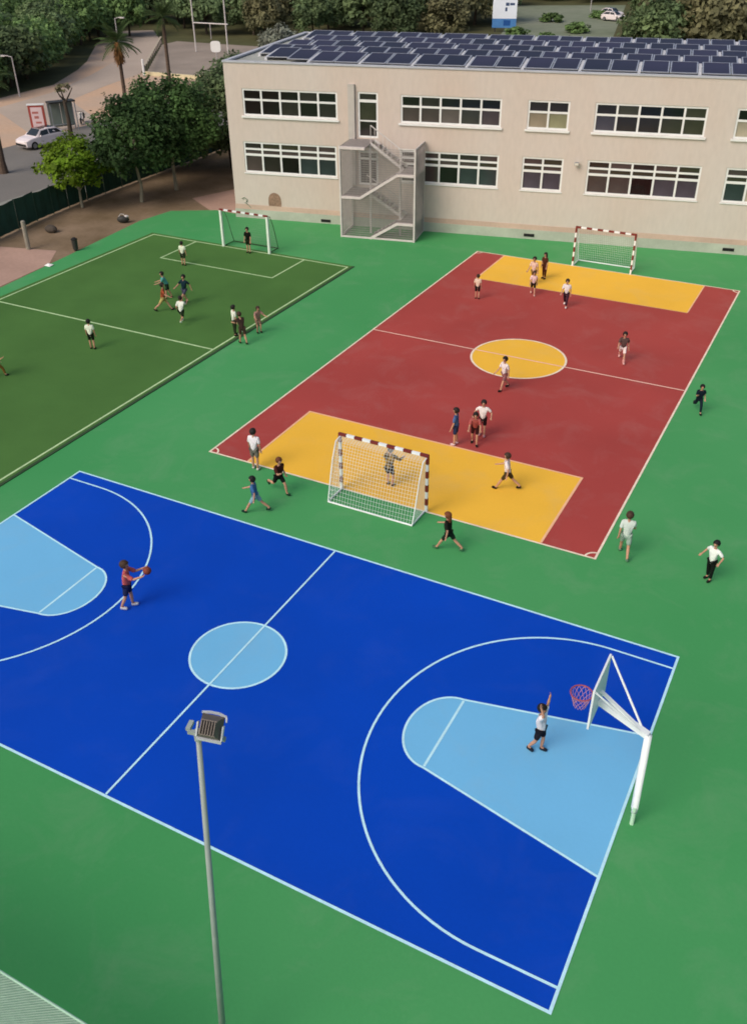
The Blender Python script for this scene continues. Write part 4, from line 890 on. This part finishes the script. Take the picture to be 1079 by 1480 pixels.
pr_('long haired girl in black clothes striding in front of the near handball goal', -8.39,20.36,1.44, 90,'stride','#1d1f1a','#1c2c22','ginger',longhair=True,shoes='#3f6a4a')
pr_('tall child in a pale grey shirt outside the near right corner of the red court', -3.68,22.46,1.58, 15,'walk','#c9d3cb','#8fa396','brown',shoes='#5a7a62')
pr_('child in a white shirt and black trousers near the right edge on the green', -1.24,22.41,1.36, 150,'akimbo','#e6eae4','#141a16','black',trousers=True)
player, arms_ = pr_('child in a coral red shirt holding a ball on the blue court', -15.07,13.94,1.6, 300,'hold','#c4605c','#20284a','brown',shoes='#b9bcc2',sleeves=.7)
pr_('child in a white shirt with arm raised under the basketball hoop', -3.42,14.2,1.46, 262,'shoot','#e4dfe0','#1d1d26','black',shoes='#1c2430')
pr_('child in a white shirt on the penalty area line of the turf pitch', -31.41,37.5,1.3, 20,'stand','#d9e2c9','#2a3424','dark',z0=.03)
pr_('child in a teal shirt in the huddle of players on the turf pitch', -29.06,33.23,1.4, 130,'lean','#4f9a94','#26382c','dark',z0=.03)
pr_('child in a red shirt and pale yellow shorts in the huddle on the turf pitch', -28.19,31.83,1.48, 300,'stride','#a65238','#b6a468','dark',z0=.03)
pr_('child in dark navy shirt and purple shorts in the huddle on the turf pitch', -27.83,33.01,1.46, 180,'kick','#152a34','#4a4a5c','black',z0=.03)
pr_('player in a white shirt at the front of the huddle on the turf', -26.46,30.97,1.38, 20,'run','#dfe3d6','#1d2a1a','dark',shoes='#c9d6bc',z0=.03)
pr_('goalkeeper in black standing inside the football goal on the turf', -29.48,40.81,1.42, 190,'stand','#12160f','#1e2a18','black',z0=.03)
pr_('child in a white shirt and dark trousers on the right touchline of the turf pitch', -23.45,30.9,1.42, 330,'stand','#dcdfd2','#26301f','dark',trousers=True,z0=.03)
pr_('child in a dark brown shirt stepping over the touchline beside the turf pitch', -22.62,30.32,1.46, 60,'lean','#3c2e28','#4a3a30','brown',shoes='#16301c')
pr_('child in a dusty pink shirt crouching low on the touchline beside the turf pitch', -22.75,31.7,1.3, 240,'ready','#a07a70','#8a6a5c','brown')
pr_('child in a white shirt alone near the halfway line of the turf', -28.16,26.88,1.36, 30,'stand','#dde5d0','#141c10','black',z0=.03)
pr_('child in a dark teal shirt and orange trousers on the near left turf', -29.7,22.97,1.36, 300,'run','#1f4440','#7a5a28','black',trousers=True,z0=.03)
# the ball held on the blue court
hw = player.matrix_basis @ ((arms_[0][2]+arms_[1][2])/2 + (arms_[0][3]+arms_[1][3]).normalized()*.17)
o = MB().sphere((0,0,0), .115, 16, 10).build('ball', mat('orange_brown_ball', '#7c3a2a', .7, .1, 12, .3, 80), None, smooth=True); o.location = hw; tag(o, 'dark orange basketball in the hands of the coral shirted child', 'ball')

bpy.context.view_layer.update()
dg = bpy.context.evaluated_depsgraph_get()
baked = []
for o, m in SKIN_JOBS: baked.append(bpy.data.meshes.new_from_object(o.evaluated_get(dg)))
for (o, m), me in zip(SKIN_JOBS, baked):
    o.modifiers.clear(); old = o.data; o.data = me; me.materials.clear(); me.materials.append(m); bpy.data.meshes.remove(old)
    me.polygons.foreach_set('use_smooth', [True]*len(me.polygons))
